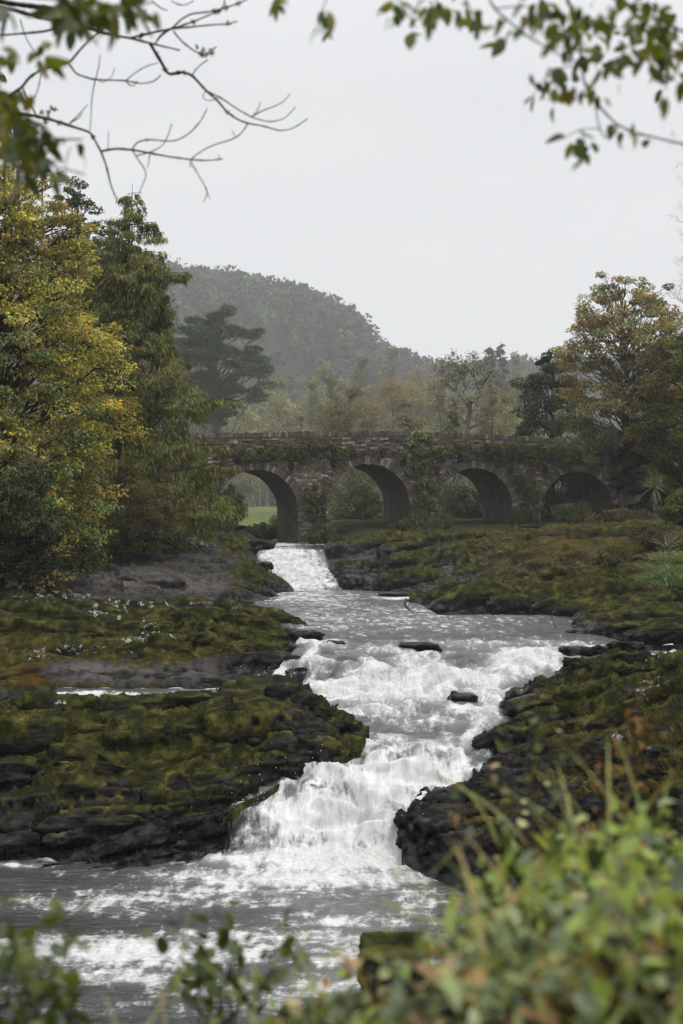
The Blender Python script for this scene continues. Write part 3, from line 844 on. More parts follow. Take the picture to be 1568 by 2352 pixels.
        dyv = np.where(cs > 0, 2.2 * cs, 0.62 * np.sign(cs) * np.abs(cs) ** 0.8)
        dzv = np.where(cs > 0, 0.75, 1.35) * (sn ** 0.62 - 1)
        G2 = C[None] + np.stack([np.zeros((m_, n_)), dyv[:, None] * drop[None], dzv[:, None] * drop[None]], -1)
        q2 = G2.reshape(-1, 3)
        nn = np.cross(np.gradient(G2, axis=1), np.gradient(G2, axis=0)); nn /= np.linalg.norm(nn, axis=2)[..., None] + 1e-9
        nn = nn * np.where((nn * -G2).sum(-1) < 0, -1, 1)[..., None]
        dr = float(drop.mean()); sc_ = 1.0 / max(dr, 0.15)
        st_ = np.array([0.30, 0.85, 1.5])
        cv, _, ce = worley(q2 * sc_ * 0.85 * st_ + ri * 3.1, seed + 70 + ri)
        d2 = dr * (0.30 * fbm(q2 * sc_ * 0.6 * st_, 3, seed + 80 + ri) + blocky * ((cv - 0.5) * 0.55 * sm(0, 0.07, ce) - 0.24 * sm(0.07, 0, ce)) + 0.14 * fbm(q2 * sc_ * 2.6 * st_, 3, seed + 90 + ri)) + 0.6 * fine * fbm(q2 * 6.5, 3, seed + 95)
        for (tk, am2, sd2) in ((0.21, 0.075, 1), (0.085, 0.028, 2)):      # thin beds weathered back unevenly
            bb = (q2 @ nb) / tk * bedk + 1.1 * fbm(q2 * np.array([0.35, 0.8, 0.8]), 3, seed + 97 + sd2) + ri * 0.37
            fb_ = bb - np.floor(bb)
            hv = (_hash(np.floor(bb).astype(np.int64), np.floor(q2[:, 0] / (tk * 5) + 0.6 * fbm(q2 * 0.9, 2, seed + 98)).astype(np.int64), np.zeros(len(q2), np.int64), seed + sd2) & np.uint32(255)) / 255.0
            d2 = d2 + am2 / bedk ** 0.5 * ((hv - 0.5) * 1.5 + 0.5 * np.minimum(1, (1 - fb_) / 0.25) - 0.35) * sm(0, 0.12, np.minimum(fb_, 1 - fb_) + 0.02)
        G2 = G2 + nn * d2.reshape(m_, n_)[..., None]
        G3 = np.stack([pad(G2[..., i]) for i in range(3)], -1)
        G3[0, :, 2] -= 0.5; G3[-1, :, 2] -= 0.5; G3[:, 0, 2] -= 0.5; G3[:, -1, 2] -= 0.5
        link('rock_rib', grid_mesh(G3[..., 0], G3[..., 1], G3[..., 2]).mesh('rock_rib', loc, attrs=attrs_of(G2)), M['rock'], o)
    return tag(o, label, cat, group)

def rib_list(ox, oy, k, lst): return [([(ox + k * x, oy + k * y) for x, y in pts], d * k) for (d, pts) in lst]
LB = lambda l: rib_list(0, 1194.2, 0.616, l)
RBK = lambda l: rib_list(643.5, 964.6, 0.5896, l)
RN = lambda l: rib_list(459.7, 1286.4, 0.7068, l)

ledge('rock_ledge', 'grey slabby rock bank below the conifer, beside the upper cascade', [
    [(20, 1280, 58), (240, 1240, 64), (330, 1228, 67), (430, 1214, 71), (500, 1206, 75), (560, 1218, 78), (606, 1240, 78)],
    [(20, 1300, 54), (240, 1268, 59), (330, 1256, 61), (430, 1246, 64), (500, 1240, 67), (565, 1246, 71), (622, 1262, 74)],
    [(20, 1322, 50), (240, 1300, 54), (400, 1284, 57), (500, 1282, 59), (580, 1290, 62), (628, 1308, 66)],
    [(20, 1338, 47), (240, 1326, 50), (400, 1318, 52.5), (520, 1322, 54), (620, 1325, 58), (668, 1342, 59)],
    [(20, 1372, 45), (240, 1366, 46.5), (400, 1372, 48.5), (520, 1380, 50), (612, 1384, 50.8), (682, 1362, 57)]],
    360, 130, 11, bed=(0.12, 0.3, 0.95), cell=(1.9, 1.6, 0.5), terr=(0.3, 4.0, -0.25, 0.25), sink=0.22, blocky=0.7, bedk=0.6, ribs=LB([(75, [(380, 215), (480, 190), (620, 200), (760, 225), (840, 260)]), (60, [(130, 205), (240, 190), (380, 180), (520, 190)]), (70, [(760, 160), (850, 175), (950, 200), (1030, 235), (1090, 270)]), (70, [(560, 140), (680, 130), (780, 140), (880, 175)]), (50, [(700, 95), (800, 95), (900, 110), (1000, 105)]),
        (45, [(400, 150), (500, 130), (620, 125)]), (45, [(860, 235), (950, 250), (1050, 290)]), (40, [(400, 245), (500, 235), (600, 255)])]), amp=0.2, moss=0.05, wet0=0.5,
    pale=[(310, 1335, 170, 24, 1), (450, 1345, 70, 22, .9), (480, 1285, 60, 30, .5), (420, 1250, 60, 15, .5)], mossb=[(590, 1320, 60, 45, .6), (540, 1260, 60, 25, .5), (330, 1365, 100, 8, .5)],
    lichen=[(420, 1250, 120, 18, .45), (300, 1262, 60, 12, .5), (555, 1300, 30, 20, .25)])

ledge('rock_ledge', 'long mossy ledge with white lichen tapering to a tongue in the pool', [
    [(-60, 1318, 48), (40, 1330, 47.5), (120, 1345, 47), (220, 1362, 46), (330, 1374, 45.5), (450, 1374, 45), (560, 1386, 44), (640, 1404, 42.5), (704, 1432, 40.2)],
    [(-60, 1338, 45), (40, 1352, 44.5), (120, 1366, 44), (220, 1380, 43.5), (330, 1392, 43), (450, 1392, 42.8), (560, 1404, 42), (640, 1418, 41), (712, 1437, 39.9)],
    [(-60, 1400, 41.5), (80, 1410, 41.5), (220, 1420, 41.2), (330, 1424, 41), (450, 1420, 40.8), (560, 1428, 40.4), (640, 1434, 40), (714, 1441, 39.5)],
    [(-60, 1492, 39), (80, 1488, 39), (220, 1486, 39), (330, 1482, 39), (450, 1466, 39), (560, 1456, 38.8), (640, 1456, 38.4), (708, 1447, 39)]],
    420, 130, 23, bed=(0.2, 0.25, 0.95), cell=(1.6, 1.5, 0.42), terr=(0.22, 2.6, -0.22, 0.2), sink=0.2, blocky=0.75, ribs=LB([(60, [(-40, 222), (60, 232), (180, 258), (300, 285), (420, 300), (560, 312), (660, 325)]), (75, [(560, 300), (680, 290), (800, 305), (940, 328), (1060, 362), (1150, 396)]), (60, [(640, 345), (760, 330), (880, 345), (1000, 372), (1070, 405)]), (95, [(-40, 305), (100, 308), (240, 325), (340, 345), (390, 385)]),
        (70, [(330, 375), (440, 365), (560, 372), (640, 395)]), (50, [(-40, 270), (120, 280), (300, 310), (460, 330)]), (60, [(-40, 380), (120, 385), (300, 390), (420, 420)])]), amp=0.16, wlev=-3.9, moss=0.55, wet0=0.3,
    lichen=[(40, 1335, 90, 14, .8), (150, 1365, 120, 14, .62), (80, 1352, 60, 10, .6), (300, 1385, 160, 12, .5), (240, 1400, 60, 14, .6), (440, 1384, 60, 8, .55), (540, 1392, 90, 7, .4), (330, 1440, 60, 22, .45)],
    mossb=[(100, 1430, 160, 40, .35), (500, 1425, 120, 20, .35)], pale=[(250, 1372, 120, 8, .7), (480, 1388, 120, 6, .6), (180, 1395, 60, 10, .4)])

ledge('rock_ledge', 'broad wet grey and moss ledge behind the foreground rock, rust coloured at one end', [
    [(-60, 1478, 39), (80, 1474, 38.5), (220, 1470, 38), (330, 1452, 37.5), (410, 1424, 37.2), (470, 1418, 37), (545, 1446, 36.4), (620, 1450, 36), (690, 1450, 35.6), (742, 1466, 35.2)],
    [(-60, 1500, 36), (80, 1494, 36), (220, 1490, 36), (330, 1478, 35.8), (420, 1456, 35.8), (490, 1452, 35.4), (560, 1468, 35), (640, 1472, 34.8), (700, 1474, 34.6), (752, 1480, 34.4)],
    [(-60, 1528, 33.6), (80, 1522, 33.6), (220, 1518, 33.6), (330, 1508, 33.6), (430, 1496, 33.6), (510, 1496, 33.4), (590, 1500, 33.2), (660, 1504, 33), (705, 1510, 32.8), (735, 1508, 33)],
    [(-60, 1622, 30), (80, 1612, 30), (220, 1606, 30.2), (330, 1602, 30.2), (430, 1598, 30.2), (500, 1592, 30.3), (570, 1576, 30.6), (640, 1556, 31.1), (700, 1542, 31.4), (722, 1526, 32)]],
    430, 150, 37, bed=(0.15, 0.45, 0.88), cell=(1.5, 1.4, 0.4), terr=(0.20, 2.0, -0.15, 0.25), sink=0.16, blocky=0.8, ribs=LB([(75, [(665, 390), (720, 370), (800, 385), (880, 415), (925, 455)]), (60, [(680, 440), (760, 430), (850, 455), (910, 490)]), (150, [(-40, 462), (120, 452), (280, 458), (420, 470), (520, 480)]), (110, [(400, 480), (520, 452), (640, 448), (720, 470), (780, 520)]), (50, [(915, 440), (1000, 425), (1080, 418), (1190, 445)]),
        (50, [(850, 470), (960, 455), (1080, 465), (1200, 478)]), (70, [(800, 515), (920, 500), (1040, 505), (1150, 530)]), (60, [(-40, 560), (140, 545), (320, 555), (520, 560), (700, 545)])]), amp=0.14, wlev=-4.15, moss=0.5, wet0=0.4, rough=0.16,
    mossb=[(480, 1460, 80, 34, .6), (60, 1500, 160, 18, .4), (380, 1500, 60, 20, .5), (150, 1590, 200, 18, .3), (40, 1550, 60, 40, .5), (350, 1520, 60, 30, .4)],
    rust=[(40, 1545, 90, 50, .7), (180, 1520, 60, 25, .35), (380, 1530, 50, 30, .4)], pale=[(230, 1540, 170, 26, .9), (460, 1540, 170, 26, .7)],
    lichen=[(160, 1490, 120, 12, .62), (90, 1510, 60, 12, .5), (330, 1462, 90, 22, .55), (440, 1470, 30, 40, .3), (310, 1500, 60, 8, .5)], wetb=[(620, 1530, 130, 34, 1), (500, 1575, 160, 22, .8), (710, 1490, 60, 22, .9)])

ledge('rock_ledge', 'big dark mossy foreground ledge of stepped blocks beside the main fall', [
    [(-60, 1608, 29), (40, 1606, 28.8), (120, 1603, 28.8), (250, 1599, 28.7), (400, 1598, 28.6), (486, 1588, 28.4), (496, 1580, 28.2), (560, 1577, 28), (640, 1576, 27.8), (706, 1578, 27.6), (722, 1600, 27.4), (770, 1638, 26.9), (838, 1680, 26.1)],
    [(-60, 1632, 26.2), (40, 1628, 26.2), (120, 1625, 26.2), (250, 1622, 26.2), (400, 1622, 26.3), (486, 1612, 26.4), (500, 1604, 26.4), (560, 1602, 26.4), (640, 1602, 26.4), (706, 1606, 26.4), (728, 1624, 26.3), (776, 1654, 26.2), (842, 1686, 25.9)],
    [(-60, 1720, 25.2), (80, 1715, 25.2), (250, 1705, 25.3), (400, 1690, 25.4), (500, 1668, 25.5), (600, 1660, 25.6), (700, 1664, 25.7), (770, 1680, 25.7), (838, 1694, 25.6)],
    [(-60, 1830, 24.2), (80, 1820, 24.2), (250, 1790, 24.3), (400, 1765, 24.5), (500, 1745, 24.6), (600, 1725, 24.9), (700, 1708, 25.2), (770, 1704, 25.3), (830, 1702, 25.3)],
    [(-60, 1925, 23), (80, 1918, 23), (180, 1895, 23.1), (250, 1862, 23.4), (400, 1830, 23.7), (500, 1806, 24), (600, 1776, 24.3), (690, 1742, 24.9), (770, 1726, 25), (815, 1718, 25.1)],
    [(-60, 2010, 21.6), (60, 2000, 21.7), (150, 1985, 22), (240, 1925, 22.7), (350, 1898, 23), (430, 1880, 23.2), (520, 1858, 23.5), (620, 1818, 24), (682, 1768, 24.8), (760, 1748, 24.9), (800, 1730, 25)]],
    560, 260, 41, bed=(-0.12, 0.35, 0.93), cell=(1.35, 1.1, 0.62), terr=(0.12, 1.25, -0.12, 0.4), sink=0.18, blocky=1.15, ribs=LB([(110, [(10, 700), (60, 685), (180, 682), (300, 690), (420, 688), (520, 668)]), (80, [(400, 695), (560, 662), (700, 655), (810, 652)]), (110, [(790, 650), (830, 632), (920, 630), (1040, 624), (1140, 628)]), (80, [(1100, 640), (1180, 668), (1260, 730), (1360, 785)]), (110, [(235, 780), (270, 745), (400, 732), (520, 735)]),
        (110, [(390, 800), (430, 765), (540, 740), (660, 752), (750, 780)]), (70, [(690, 770), (760, 745), (860, 728), (920, 730)]), (120, [(790, 790), (830, 735), (900, 700), (1000, 690), (1100, 712), (1200, 755)]), (80, [(910, 770), (1000, 752), (1100, 765), (1250, 800)]), (200, [(400, 985), (430, 880), (560, 845), (700, 815), (800, 770), (920, 770), (1010, 800)]),
        (170, [(10, 800), (40, 740), (110, 735), (230, 745)]), (110, [(110, 890), (200, 850), (320, 860), (410, 880)]), (110, [(100, 1120), (150, 1040), (240, 1000), (300, 970), (420, 975)]), (80, [(-40, 1030), (60, 1005), (160, 985), (280, 965)]), (110, [(270, 1010), (340, 975), (450, 985), (600, 1000)]),
        (90, [(1000, 830), (1080, 815), (1180, 815), (1290, 830)]), (90, [(880, 930), (960, 890), (1060, 880), (1130, 875)]), (100, [(560, 1010), (680, 985), (800, 960), (900, 930)]), (100, [(-40, 930), (40, 905), (120, 915)]), (80, [(90, 1180), (180, 1120), (300, 1080), (420, 1070)]), (80, [(300, 1110), (420, 1075), (560, 1055), (700, 1030)]), (70, [(-40, 1130), (40, 1105), (120, 1100)]), (70, [(-40, 1210), (60, 1190), (150, 1180)]), (60, [(160, 1200), (260, 1160), (380, 1130), (520, 1110)]), (60, [(600, 1070), (720, 1040), (820, 1010), (900, 975)])]), amp=0.13, wlev=-5.4, moss=0.30, wet0=0.42, rough=0.13, fine=0.05,
    mossb=[(460, 1720, 240, 60, .3), (120, 1680, 130, 80, .28), (300, 1830, 160, 50, .15)], wetb=[(720, 1690, 90, 40, .55), (40, 1900, 60, 80, .6), (300, 1905, 240, 24, .8), (640, 1770, 120, 30, .7), (700, 1600, 40, 20, .6)],
    lichen=[(150, 1612, 60, 10, .75), (590, 1655, 40, 20, .35), (90, 1640, 60, 18, .3)], lich0=0.02, rust=[(60, 1960, 60, 40, .6)])

ledge('wet_rock', 'low black wet rock with trickles at the foot of the foreground ledge', [
    [(140, 1978, 22.6), (230, 1930, 23), (330, 1884, 23.4), (420, 1868, 23.6), (500, 1850, 23.8), (530, 1860, 23.7)],
    [(142, 1986, 22.2), (240, 1932, 22.6), (340, 1895, 22.9), (420, 1885, 23), (500, 1880, 23.1), (532, 1890, 23)],
    [(146, 1996, 21.8), (250, 1975, 22), (350, 1955, 22.2), (420, 1945, 22.4), (490, 1935, 22.6), (520, 1945, 22.5)],
    [(150, 2002, 21.6), (260, 2000, 21.6), (350, 1992, 21.8), (420, 1984, 21.9), (480, 1970, 22.2), (510, 1972, 22.2)]],
    220, 90, 47, bed=(-0.3, 0.3, 0.9), cell=(0.8, 0.8, 0.25), amp=0.05, blocky=0.5, sink=0.05, ribs=LB([(60, [(240, 1265), (300, 1215), (400, 1170), (520, 1130), (600, 1125)]), (60, [(330, 1275), (440, 1220), (560, 1180), (680, 1160)]), (55, [(440, 1280), (540, 1240), (640, 1220), (720, 1215)]), (60, [(620, 1140), (720, 1110), (800, 1095), (850, 1110)]), (60, [(660, 1200), (740, 1150), (830, 1140)])]), moss=-1, wet0=9.0, rough=0.1, fine=0.05, lich0=-1)

ledge('rock_ledge', 'rounded mossy outcrop on the far bank just below the bridge', [
    [(716, 1262, 76), (760, 1248, 78), (830, 1236, 80), (860, 1216, 82), (960, 1204, 83), (1100, 1204, 83), (1190, 1200, 83)],
    [(714, 1276, 71), (760, 1268, 72), (830, 1256, 73), (870, 1240, 74), (960, 1232, 74), (1090, 1232, 74), (1190, 1240, 73)],
    [(722, 1300, 66.5), (770, 1292, 67), (830, 1284, 67.5), (880, 1274, 68), (960, 1270, 67), (1080, 1276, 66), (1170, 1290, 64)],
    [(742, 1332, 62), (790, 1328, 62), (840, 1326, 61.5), (890, 1318, 61.5), (950, 1318, 60.5), (1060, 1330, 58), (1150, 1345, 54)],
    [(745, 1356, 58.5), (790, 1357, 58), (850, 1361, 56.8), (880, 1362, 56.3), (940, 1372, 53.5), (1040, 1384, 50.5), (1140, 1394, 48)]],
    360, 150, 53, bed=(-0.35, 0.3, 0.9), cell=(2.2, 1.8, 0.8), sink=0.45, blocky=0.3, bedk=0.55, ribs=RBK([(174, [(118, 545), (140, 500), (220, 492), (300, 490)]), (101, [(170, 590), (240, 560), (330, 545), (420, 560)]), (87, [(270, 490), (340, 462), (420, 445), (520, 432), (640, 424)]), (79, [(380, 500), (450, 478), (560, 455), (680, 440), (800, 425)]),
        (87, [(350, 560), (420, 535), (500, 515), (600, 505), (680, 520)]), (87, [(330, 655), (380, 610), (450, 590), (560, 575), (640, 590)]), (65, [(180, 640), (240, 610), (320, 600)]), (65, [(560, 545), (640, 500), (760, 470), (870, 452)])]), amp=0.10, moss=0.6, pillow=0.0, wet0=0.55, lichen=[(960, 1255, 100, 20, .25)], rough=0.10, lich0=0.04)

ledge('rock_mound', 'brown heathery rock mound rising on the far bank in front of the last arch', [
    [(1040, 1300, 66), (1110, 1262, 70), (1190, 1215, 74), (1270, 1198, 76), (1400, 1188, 78), (1500, 1182, 78), (1640, 1170, 78)],
    [(1045, 1325, 61), (1120, 1285, 63), (1200, 1242, 65), (1280, 1226, 66), (1400, 1216, 67), (1500, 1208, 67), (1640, 1190, 67)],
    [(1055, 1345, 56), (1130, 1315, 57), (1210, 1286, 58), (1290, 1272, 58.5), (1400, 1262, 59), (1500, 1252, 59), (1640, 1230, 58)],
    [(1070, 1370, 51), (1150, 1356, 51), (1230, 1342, 51.5), (1310, 1332, 52), (1400, 1330, 52), (1500, 1325, 51), (1640, 1315, 50)]],
    330, 130, 59, bed=(-0.3, 0.4, 0.87), cell=(2.0, 1.8, 0.9), sink=0.45, blocky=0.3, bedk=0.55, ribs=RBK([(130, [(430, 645), (500, 590), (600, 548), (720, 497), (800, 470), (890, 448)]), (159, [(640, 640), (680, 590), (740, 545), (820, 515), (900, 480), (960, 462)]), (101, [(880, 470), (960, 430), (1080, 412), (1200, 405)]), (116, [(1120, 440), (1250, 415), (1400, 400), (1560, 395)]),
        (116, [(900, 560), (1000, 520), (1120, 505), (1260, 520)]), (101, [(1200, 520), (1320, 490), (1450, 480), (1560, 470)])]), amp=0.10, moss=0.5, pillow=0.0, wet0=0.3, rough=0.10, rust=[(1300, 1250, 110, 30, .5), (1450, 1260, 120, 34, .6)],
    lichen=[(1390, 1290, 60, 40, .3), (1250, 1240, 80, 14, .35)])

ledge('rock_ledge', 'low olive moss ledge along the far edge of the pool', [
    [(925, 1378, 50), (1000, 1352, 52), (1110, 1330, 53), (1200, 1320, 54), (1300, 1306, 54), (1420, 1302, 53), (1560, 1304, 52)],
    [(924, 1386, 48.5), (1000, 1364, 49.5), (1110, 1346, 50), (1200, 1340, 50), (1300, 1330, 50), (1420, 1328, 49), (1560, 1332, 47)],
    [(930, 1394, 47), (1000, 1384, 47.2), (1110, 1374, 47.2), (1200, 1372, 47), (1300, 1368, 46.5), (1420, 1370, 45), (1560, 1372, 43.5)],
    [(950, 1412, 44.4), (1010, 1413, 44.2), (1110, 1413, 44.2), (1200, 1412, 44.3), (1290, 1413, 44.1), (1420, 1420, 42.8), (1560, 1420, 41)]],
    340, 110, 61, bed=(-0.3, 0.3, 0.9), cell=(1.7, 1.4, 0.6), sink=0.45, blocky=0.3, bedk=0.55, ribs=RBK([(108, [(476, 715), (520, 680), (600, 660), (700, 645), (790, 655)]), (116, [(560, 730), (640, 690), (740, 650), (850, 640), (930, 660), (990, 690)]), (87, [(860, 640), (960, 625), (1060, 580), (1180, 568), (1320, 575)]), (116, [(930, 690), (1020, 640), (1140, 618), (1280, 612), (1400, 640)]),
        (79, [(800, 700), (900, 680), (1000, 690)]), (72, [(980, 725), (1080, 700), (1200, 692), (1340, 702)])]), amp=0.10, moss=0.55, pillow=0.0, wet0=0.45, rough=0.10, lichen=[(1130, 1375, 60, 12, .3)], lich0=0.0)

ledge('rock_ledge', 'ribbed mossy ledge between the pool and the side cascade', [
    [(1262, 1412, 44), (1330, 1388, 45), (1400, 1366, 45.5), (1480, 1352, 45.5), (1640, 1342, 45)],
    [(1266, 1424, 41.6), (1340, 1406, 42), (1410, 1388, 42), (1490, 1376, 42), (1640, 1366, 41)],
    [(1274, 1440, 39.4), (1350, 1430, 39.2), (1420, 1416, 39), (1500, 1408, 38.5), (1640, 1400, 37.5)],
    [(1284, 1456, 37.6), (1360, 1452, 37), (1430, 1446, 36.5), (1510, 1440, 36), (1640, 1432, 35)],
    [(1296, 1478, 34.8), (1370, 1480, 34.4), (1440, 1482, 34), (1520, 1482, 33.5), (1640, 1478, 32.5)]],
    280, 140, 67, bed=(-0.35, 0.45, 0.82), cell=(1.5, 1.3, 0.5), sink=0.45, blocky=0.3, bedk=0.55, ribs=RBK([(87, [(1050, 770), (1100, 735), (1160, 708), (1250, 695), (1340, 700)]), (101, [(1130, 790), (1200, 735), (1280, 700), (1380, 688), (1500, 700)]), (87, [(1320, 730), (1420, 690), (1568, 665)]), (101, [(1140, 805), (1220, 770), (1320, 745), (1440, 725), (1600, 705)]),
        (79, [(1170, 835), (1250, 800), (1360, 785), (1480, 775), (1600, 765)]), (58, [(1080, 840), (1140, 815), (1220, 815)]), (65, [(1350, 830), (1460, 805), (1600, 795)])]), amp=0.10, moss=0.55, pillow=0.0, wet0=0.4, rough=0.10, wetb=[(1480, 1478, 160, 14, .9)], lich0=0.0)

ledge('rock_ledge', 'great dark mossy rock across the main fall, sloping up from the water', [
    [(1146, 1600, 30.2), (1200, 1574, 30.4), (1290, 1556, 30.6), (1308, 1528, 31), (1360, 1504, 31), (1430, 1494, 31), (1500, 1494, 30.5), (1640, 1462, 30)],
    [(1126, 1640, 28.8), (1190, 1606, 28.8), (1290, 1580, 28.8), (1330, 1556, 28.8), (1400, 1540, 28.5), (1500, 1528, 28), (1640, 1490, 27)],
    [(1096, 1684, 27.2), (1180, 1664, 26.8), (1290, 1640, 26.4), (1400, 1612, 26), (1500, 1590, 25.3), (1640, 1560, 24)],
    [(1058, 1726, 26), (1160, 1726, 25.2), (1290, 1712, 24.4), (1400, 1690, 23.7), (1500, 1665, 22.8), (1640, 1640, 21)],
    [(1056, 1772, 25), (1120, 1786, 24.4), (1270, 1790, 22.8), (1400, 1785, 21.6), (1500, 1780, 20.4), (1640, 1770, 18.5)],
    [(996, 1806, 24.2), (1070, 1836, 23.4), (1240, 1870, 21.4), (1400, 1880, 19.6), (1500, 1890, 18.4), (1640, 1900, 16.5)],
    [(956, 1846, 23.3), (1020, 1880, 22.8), (1200, 1940, 20.2), (1400, 1980, 17.6), (1500, 2000, 16.4), (1640, 2020, 15)],
    [(924, 1886, 22.6), (980, 1920, 22.2), (1160, 1990, 19.6), (1400, 2060, 16.4), (1500, 2090, 15.2), (1640, 2120, 14)],
    [(918, 1964, 22.0), (960, 2010, 21.4), (1060, 2040, 20.4), (1300, 2110, 17.5), (1500, 2180, 15), (1640, 2230, 13.5)]],
    470, 300, 71, bed=(-0.35, 0.5, 0.8), cell=(1.1, 1.0, 0.42), terr=(0.22, 1.5, 0.75, 0.4), sink=0.2, blocky=1.0, ribs=RN([(70, [(1185, 365), (1200, 335), (1240, 328), (1300, 345)]), (60, [(1280, 325), (1340, 300), (1420, 302), (1500, 325)]), (60, [(1290, 360), (1380, 345), (1480, 335), (1600, 330)]), (60, [(975, 465), (1020, 425), (1090, 400), (1190, 385)]), (80, [(965, 515), (1020, 470), (1110, 440), (1240, 425), (1400, 395)]),
        (60, [(1000, 565), (1060, 515), (1140, 490), (1230, 490)]), (80, [(895, 605), (960, 575), (1060, 550), (1180, 540), (1320, 515), (1450, 455)]), (80, [(855, 655), (940, 630), (1060, 610), (1220, 585), (1400, 560)]), (90, [(1390, 500), (1440, 450), (1500, 425), (1600, 415)]), (80, [(835, 700), (920, 685), (1040, 655), (1200, 620), (1340, 600)]),
        (70, [(775, 745), (860, 712), (960, 695), (1080, 690)]), (80, [(695, 805), (740, 765), (840, 745), (980, 730), (1140, 715)]), (130, [(645, 880), (665, 830), (720, 810), (820, 795), (1000, 785)]), (110, [(680, 930), (720, 870), (820, 850), (960, 840)]), (90, [(735, 985), (790, 945), (900, 915), (1040, 890)]),
        (90, [(1150, 690), (1260, 650), (1400, 620), (1560, 600)]), (90, [(1100, 760), (1240, 720), (1400, 690), (1600, 670)]), (90, [(1000, 830), (1150, 790), (1350, 760), (1600, 740)])]), amp=0.14, moss=0.34, wet0=0.6, rough=0.15, fine=0.045,
    mossb=[(1330, 1580, 160, 60, .3), (1250, 1650, 140, 40, .2)], wetb=[(1110, 1780, 170, 90, .6), (960, 1930, 70, 90, .9), (1180, 1590, 90, 22, .8), (1100, 1690, 50, 60, .6), (1050, 1950, 140, 100, .6)],
    lichen=[(1480, 1560, 70, 60, .45), (1440, 1700, 120, 60, .35), (1190, 1590, 40, 20, .2), (1200, 1640, 60, 14, .45), (1330, 1660, 120, 12, .4)], rust=[(1100, 1960, 120, 60, .6), (1450, 1760, 120, 60, .4)], lich0=0.08)

def boulder(name, label, c, s, seed, moss=-0.6, wet=1.0, lich=-0.5, amp=0.22, cat='boulder', group=None, n=40, pw=4):
    th = np.linspace(0, 2 * math.pi, n, endpoint=False); ph = np.linspace(-math.pi / 2 + 0.02, math.pi / 2 - 0.02, n // 2)
    T_, H_ = np.meshgrid(th, ph)
    d = np.stack([np.cos(T_) * np.cos(H_), np.sin(T_) * np.cos(H_), np.sin(H_)], -1).reshape(-1, 3)
    box = d / (np.abs(d) ** pw).sum(1)[:, None] ** (1 / pw)
    val, _, e = worley(d * 1.5 + seed, seed)
    rr = 1 + amp * (val - 0.5) * sm(0, 0.2, e) * 2 + 0.3 * amp * fbm(d * 3 + seed, 4, seed)
    v = box * rr[:, None] * np.asarray(s)
    idx = np.arange(len(v)).reshape(n // 2, n)
    q = np.stack([idx[:-1], np.roll(idx[:-1], -1, 1), np.roll(idx[1:], -1, 1), idx[1:]], -1).reshape(-1, 4)
    mb = MB(); mb.add(v, q)
    k = len(v)
    me = mb.mesh(name, attrs={'wet': np.full(k, wet), 'moss': np.full(k, moss), 'lichen': np.full(k, lich), 'pale': np.zeros(k), 'rust': np.zeros(k)})
    return tag(link(name, me, M['rock'], None, c), label, cat, group)

boulder('boulder', 'single black wet boulder standing in the rapids', P(1062, 1616, 29.4), (0.30, 0.3, 0.22), 3)
boulder('boulder', 'flat dark rock awash in midstream above the rapids', P(955, 1487, 33.8), (0.55, 0.35, 0.10), 5)
boulder('boulder', 'dark rock at the tip of the wet ledge, water breaking round it', P(700, 1466, 35.4), (0.46, 0.45, 0.18), 6, moss=-0.1, wet=0.7)
boulder('boulder', 'small black rock breaking the surface beside the ledge tip', P(772, 1482, 34.3), (0.22, 0.25, 0.1), 8)
boulder('boulder', 'thin dark rock lying in the upper pool near the far bank', P(905, 1366, 54.5), (0.6, 0.5, 0.10), 9)
boulder('boulder', 'dark rock beside the top of the upper cascade', P(600, 1252, 73.5), (0.65, 0.8, 0.25), 10, moss=0.1, wet=0.5)
boulder('boulder', 'small dark rock at the mouth of the upper cascade', P(604, 1302, 65.5), (0.45, 0.5, 0.22), 12)
for i, (u, v, s) in enumerate([(1330, 1500, .22), (1375, 1494, .16), (1300, 1494, .14), (1420, 1487, .2), (1460, 1484, .14)]):
    boulder('stone', ['wet stone at the lip of the side cascade, biggest of the row', 'second wet stone along the lip of the side cascade', 'wet stone nearest the pool on the side cascade lip',
                      'wet stone by the rock shore beyond the side cascade', 'small wet stone closest to the mossy shore'][i], P(u, v, 33.2 + 0.1 * i), (s * 1.3, s, s * 0.7), 20 + i, cat='stone')
boulder('rock_block', 'square mossy rock block at the near bank edge', P(905, 2225, 9.4), (0.23, 0.3, 0.17), 31, moss=0.45, wet=0.0, lich=0.3, amp=0.10, cat='rock', n=64, pw=14)

# ------------------------------------------------------------------ bridge
BA = R(17.0); BC, BS = math.cos(BA), math.sin(BA); BO = np.array([1.7, 90.0]); BW = 5.2
def BP(s, t, z):
    s = np.asarray(s, float); t = np.asarray(t, float)
    return np.stack(np.broadcast_arrays(BO[0] + s * BC - t * BS, BO[1] + s * BS + t * BC, np.asarray(z, float)), -1)
def bridge_sz(u, v):
    k = (u - CU) / F
    s = (k * BO[1] - BO[0]) / (BC - k * BS)
    return s, (CV - v) * (BO[1] + s * BS) / F
ARCH = [(-7.2, 2.64, 2.62), (0.0, 3.06, 2.76), (7.2, 2.85, 2.70), (14.55, 2.71, 2.62)]
def ztop(s): return np.interp(s, [-16, -11, -4, 2, 8, 16, 26], [4.62, 4.75, 5.0, 5.1, 5.0, 4.72, 4.3])
def soffit(s, grow_=0.0):
    z = np.full(np.shape(s), -3.0)
    for (c, zc, r) in ARCH:
        rr = r + grow_
        d = np.abs(s - c)
        z = np.where(d < rr - 1e-6, zc - r + np.sqrt(np.maximum(rr * rr - d * d, 0)), z)
    return z
bridge = thing('stone_bridge', 'old rubble stone road bridge of four round arches over the river', 'bridge', BP(0, 0, -3))
B0 = np.array(bridge.location)
brng = np.random.default_rng(77)
ss = [np.arange(-16, 24, 0.4)]
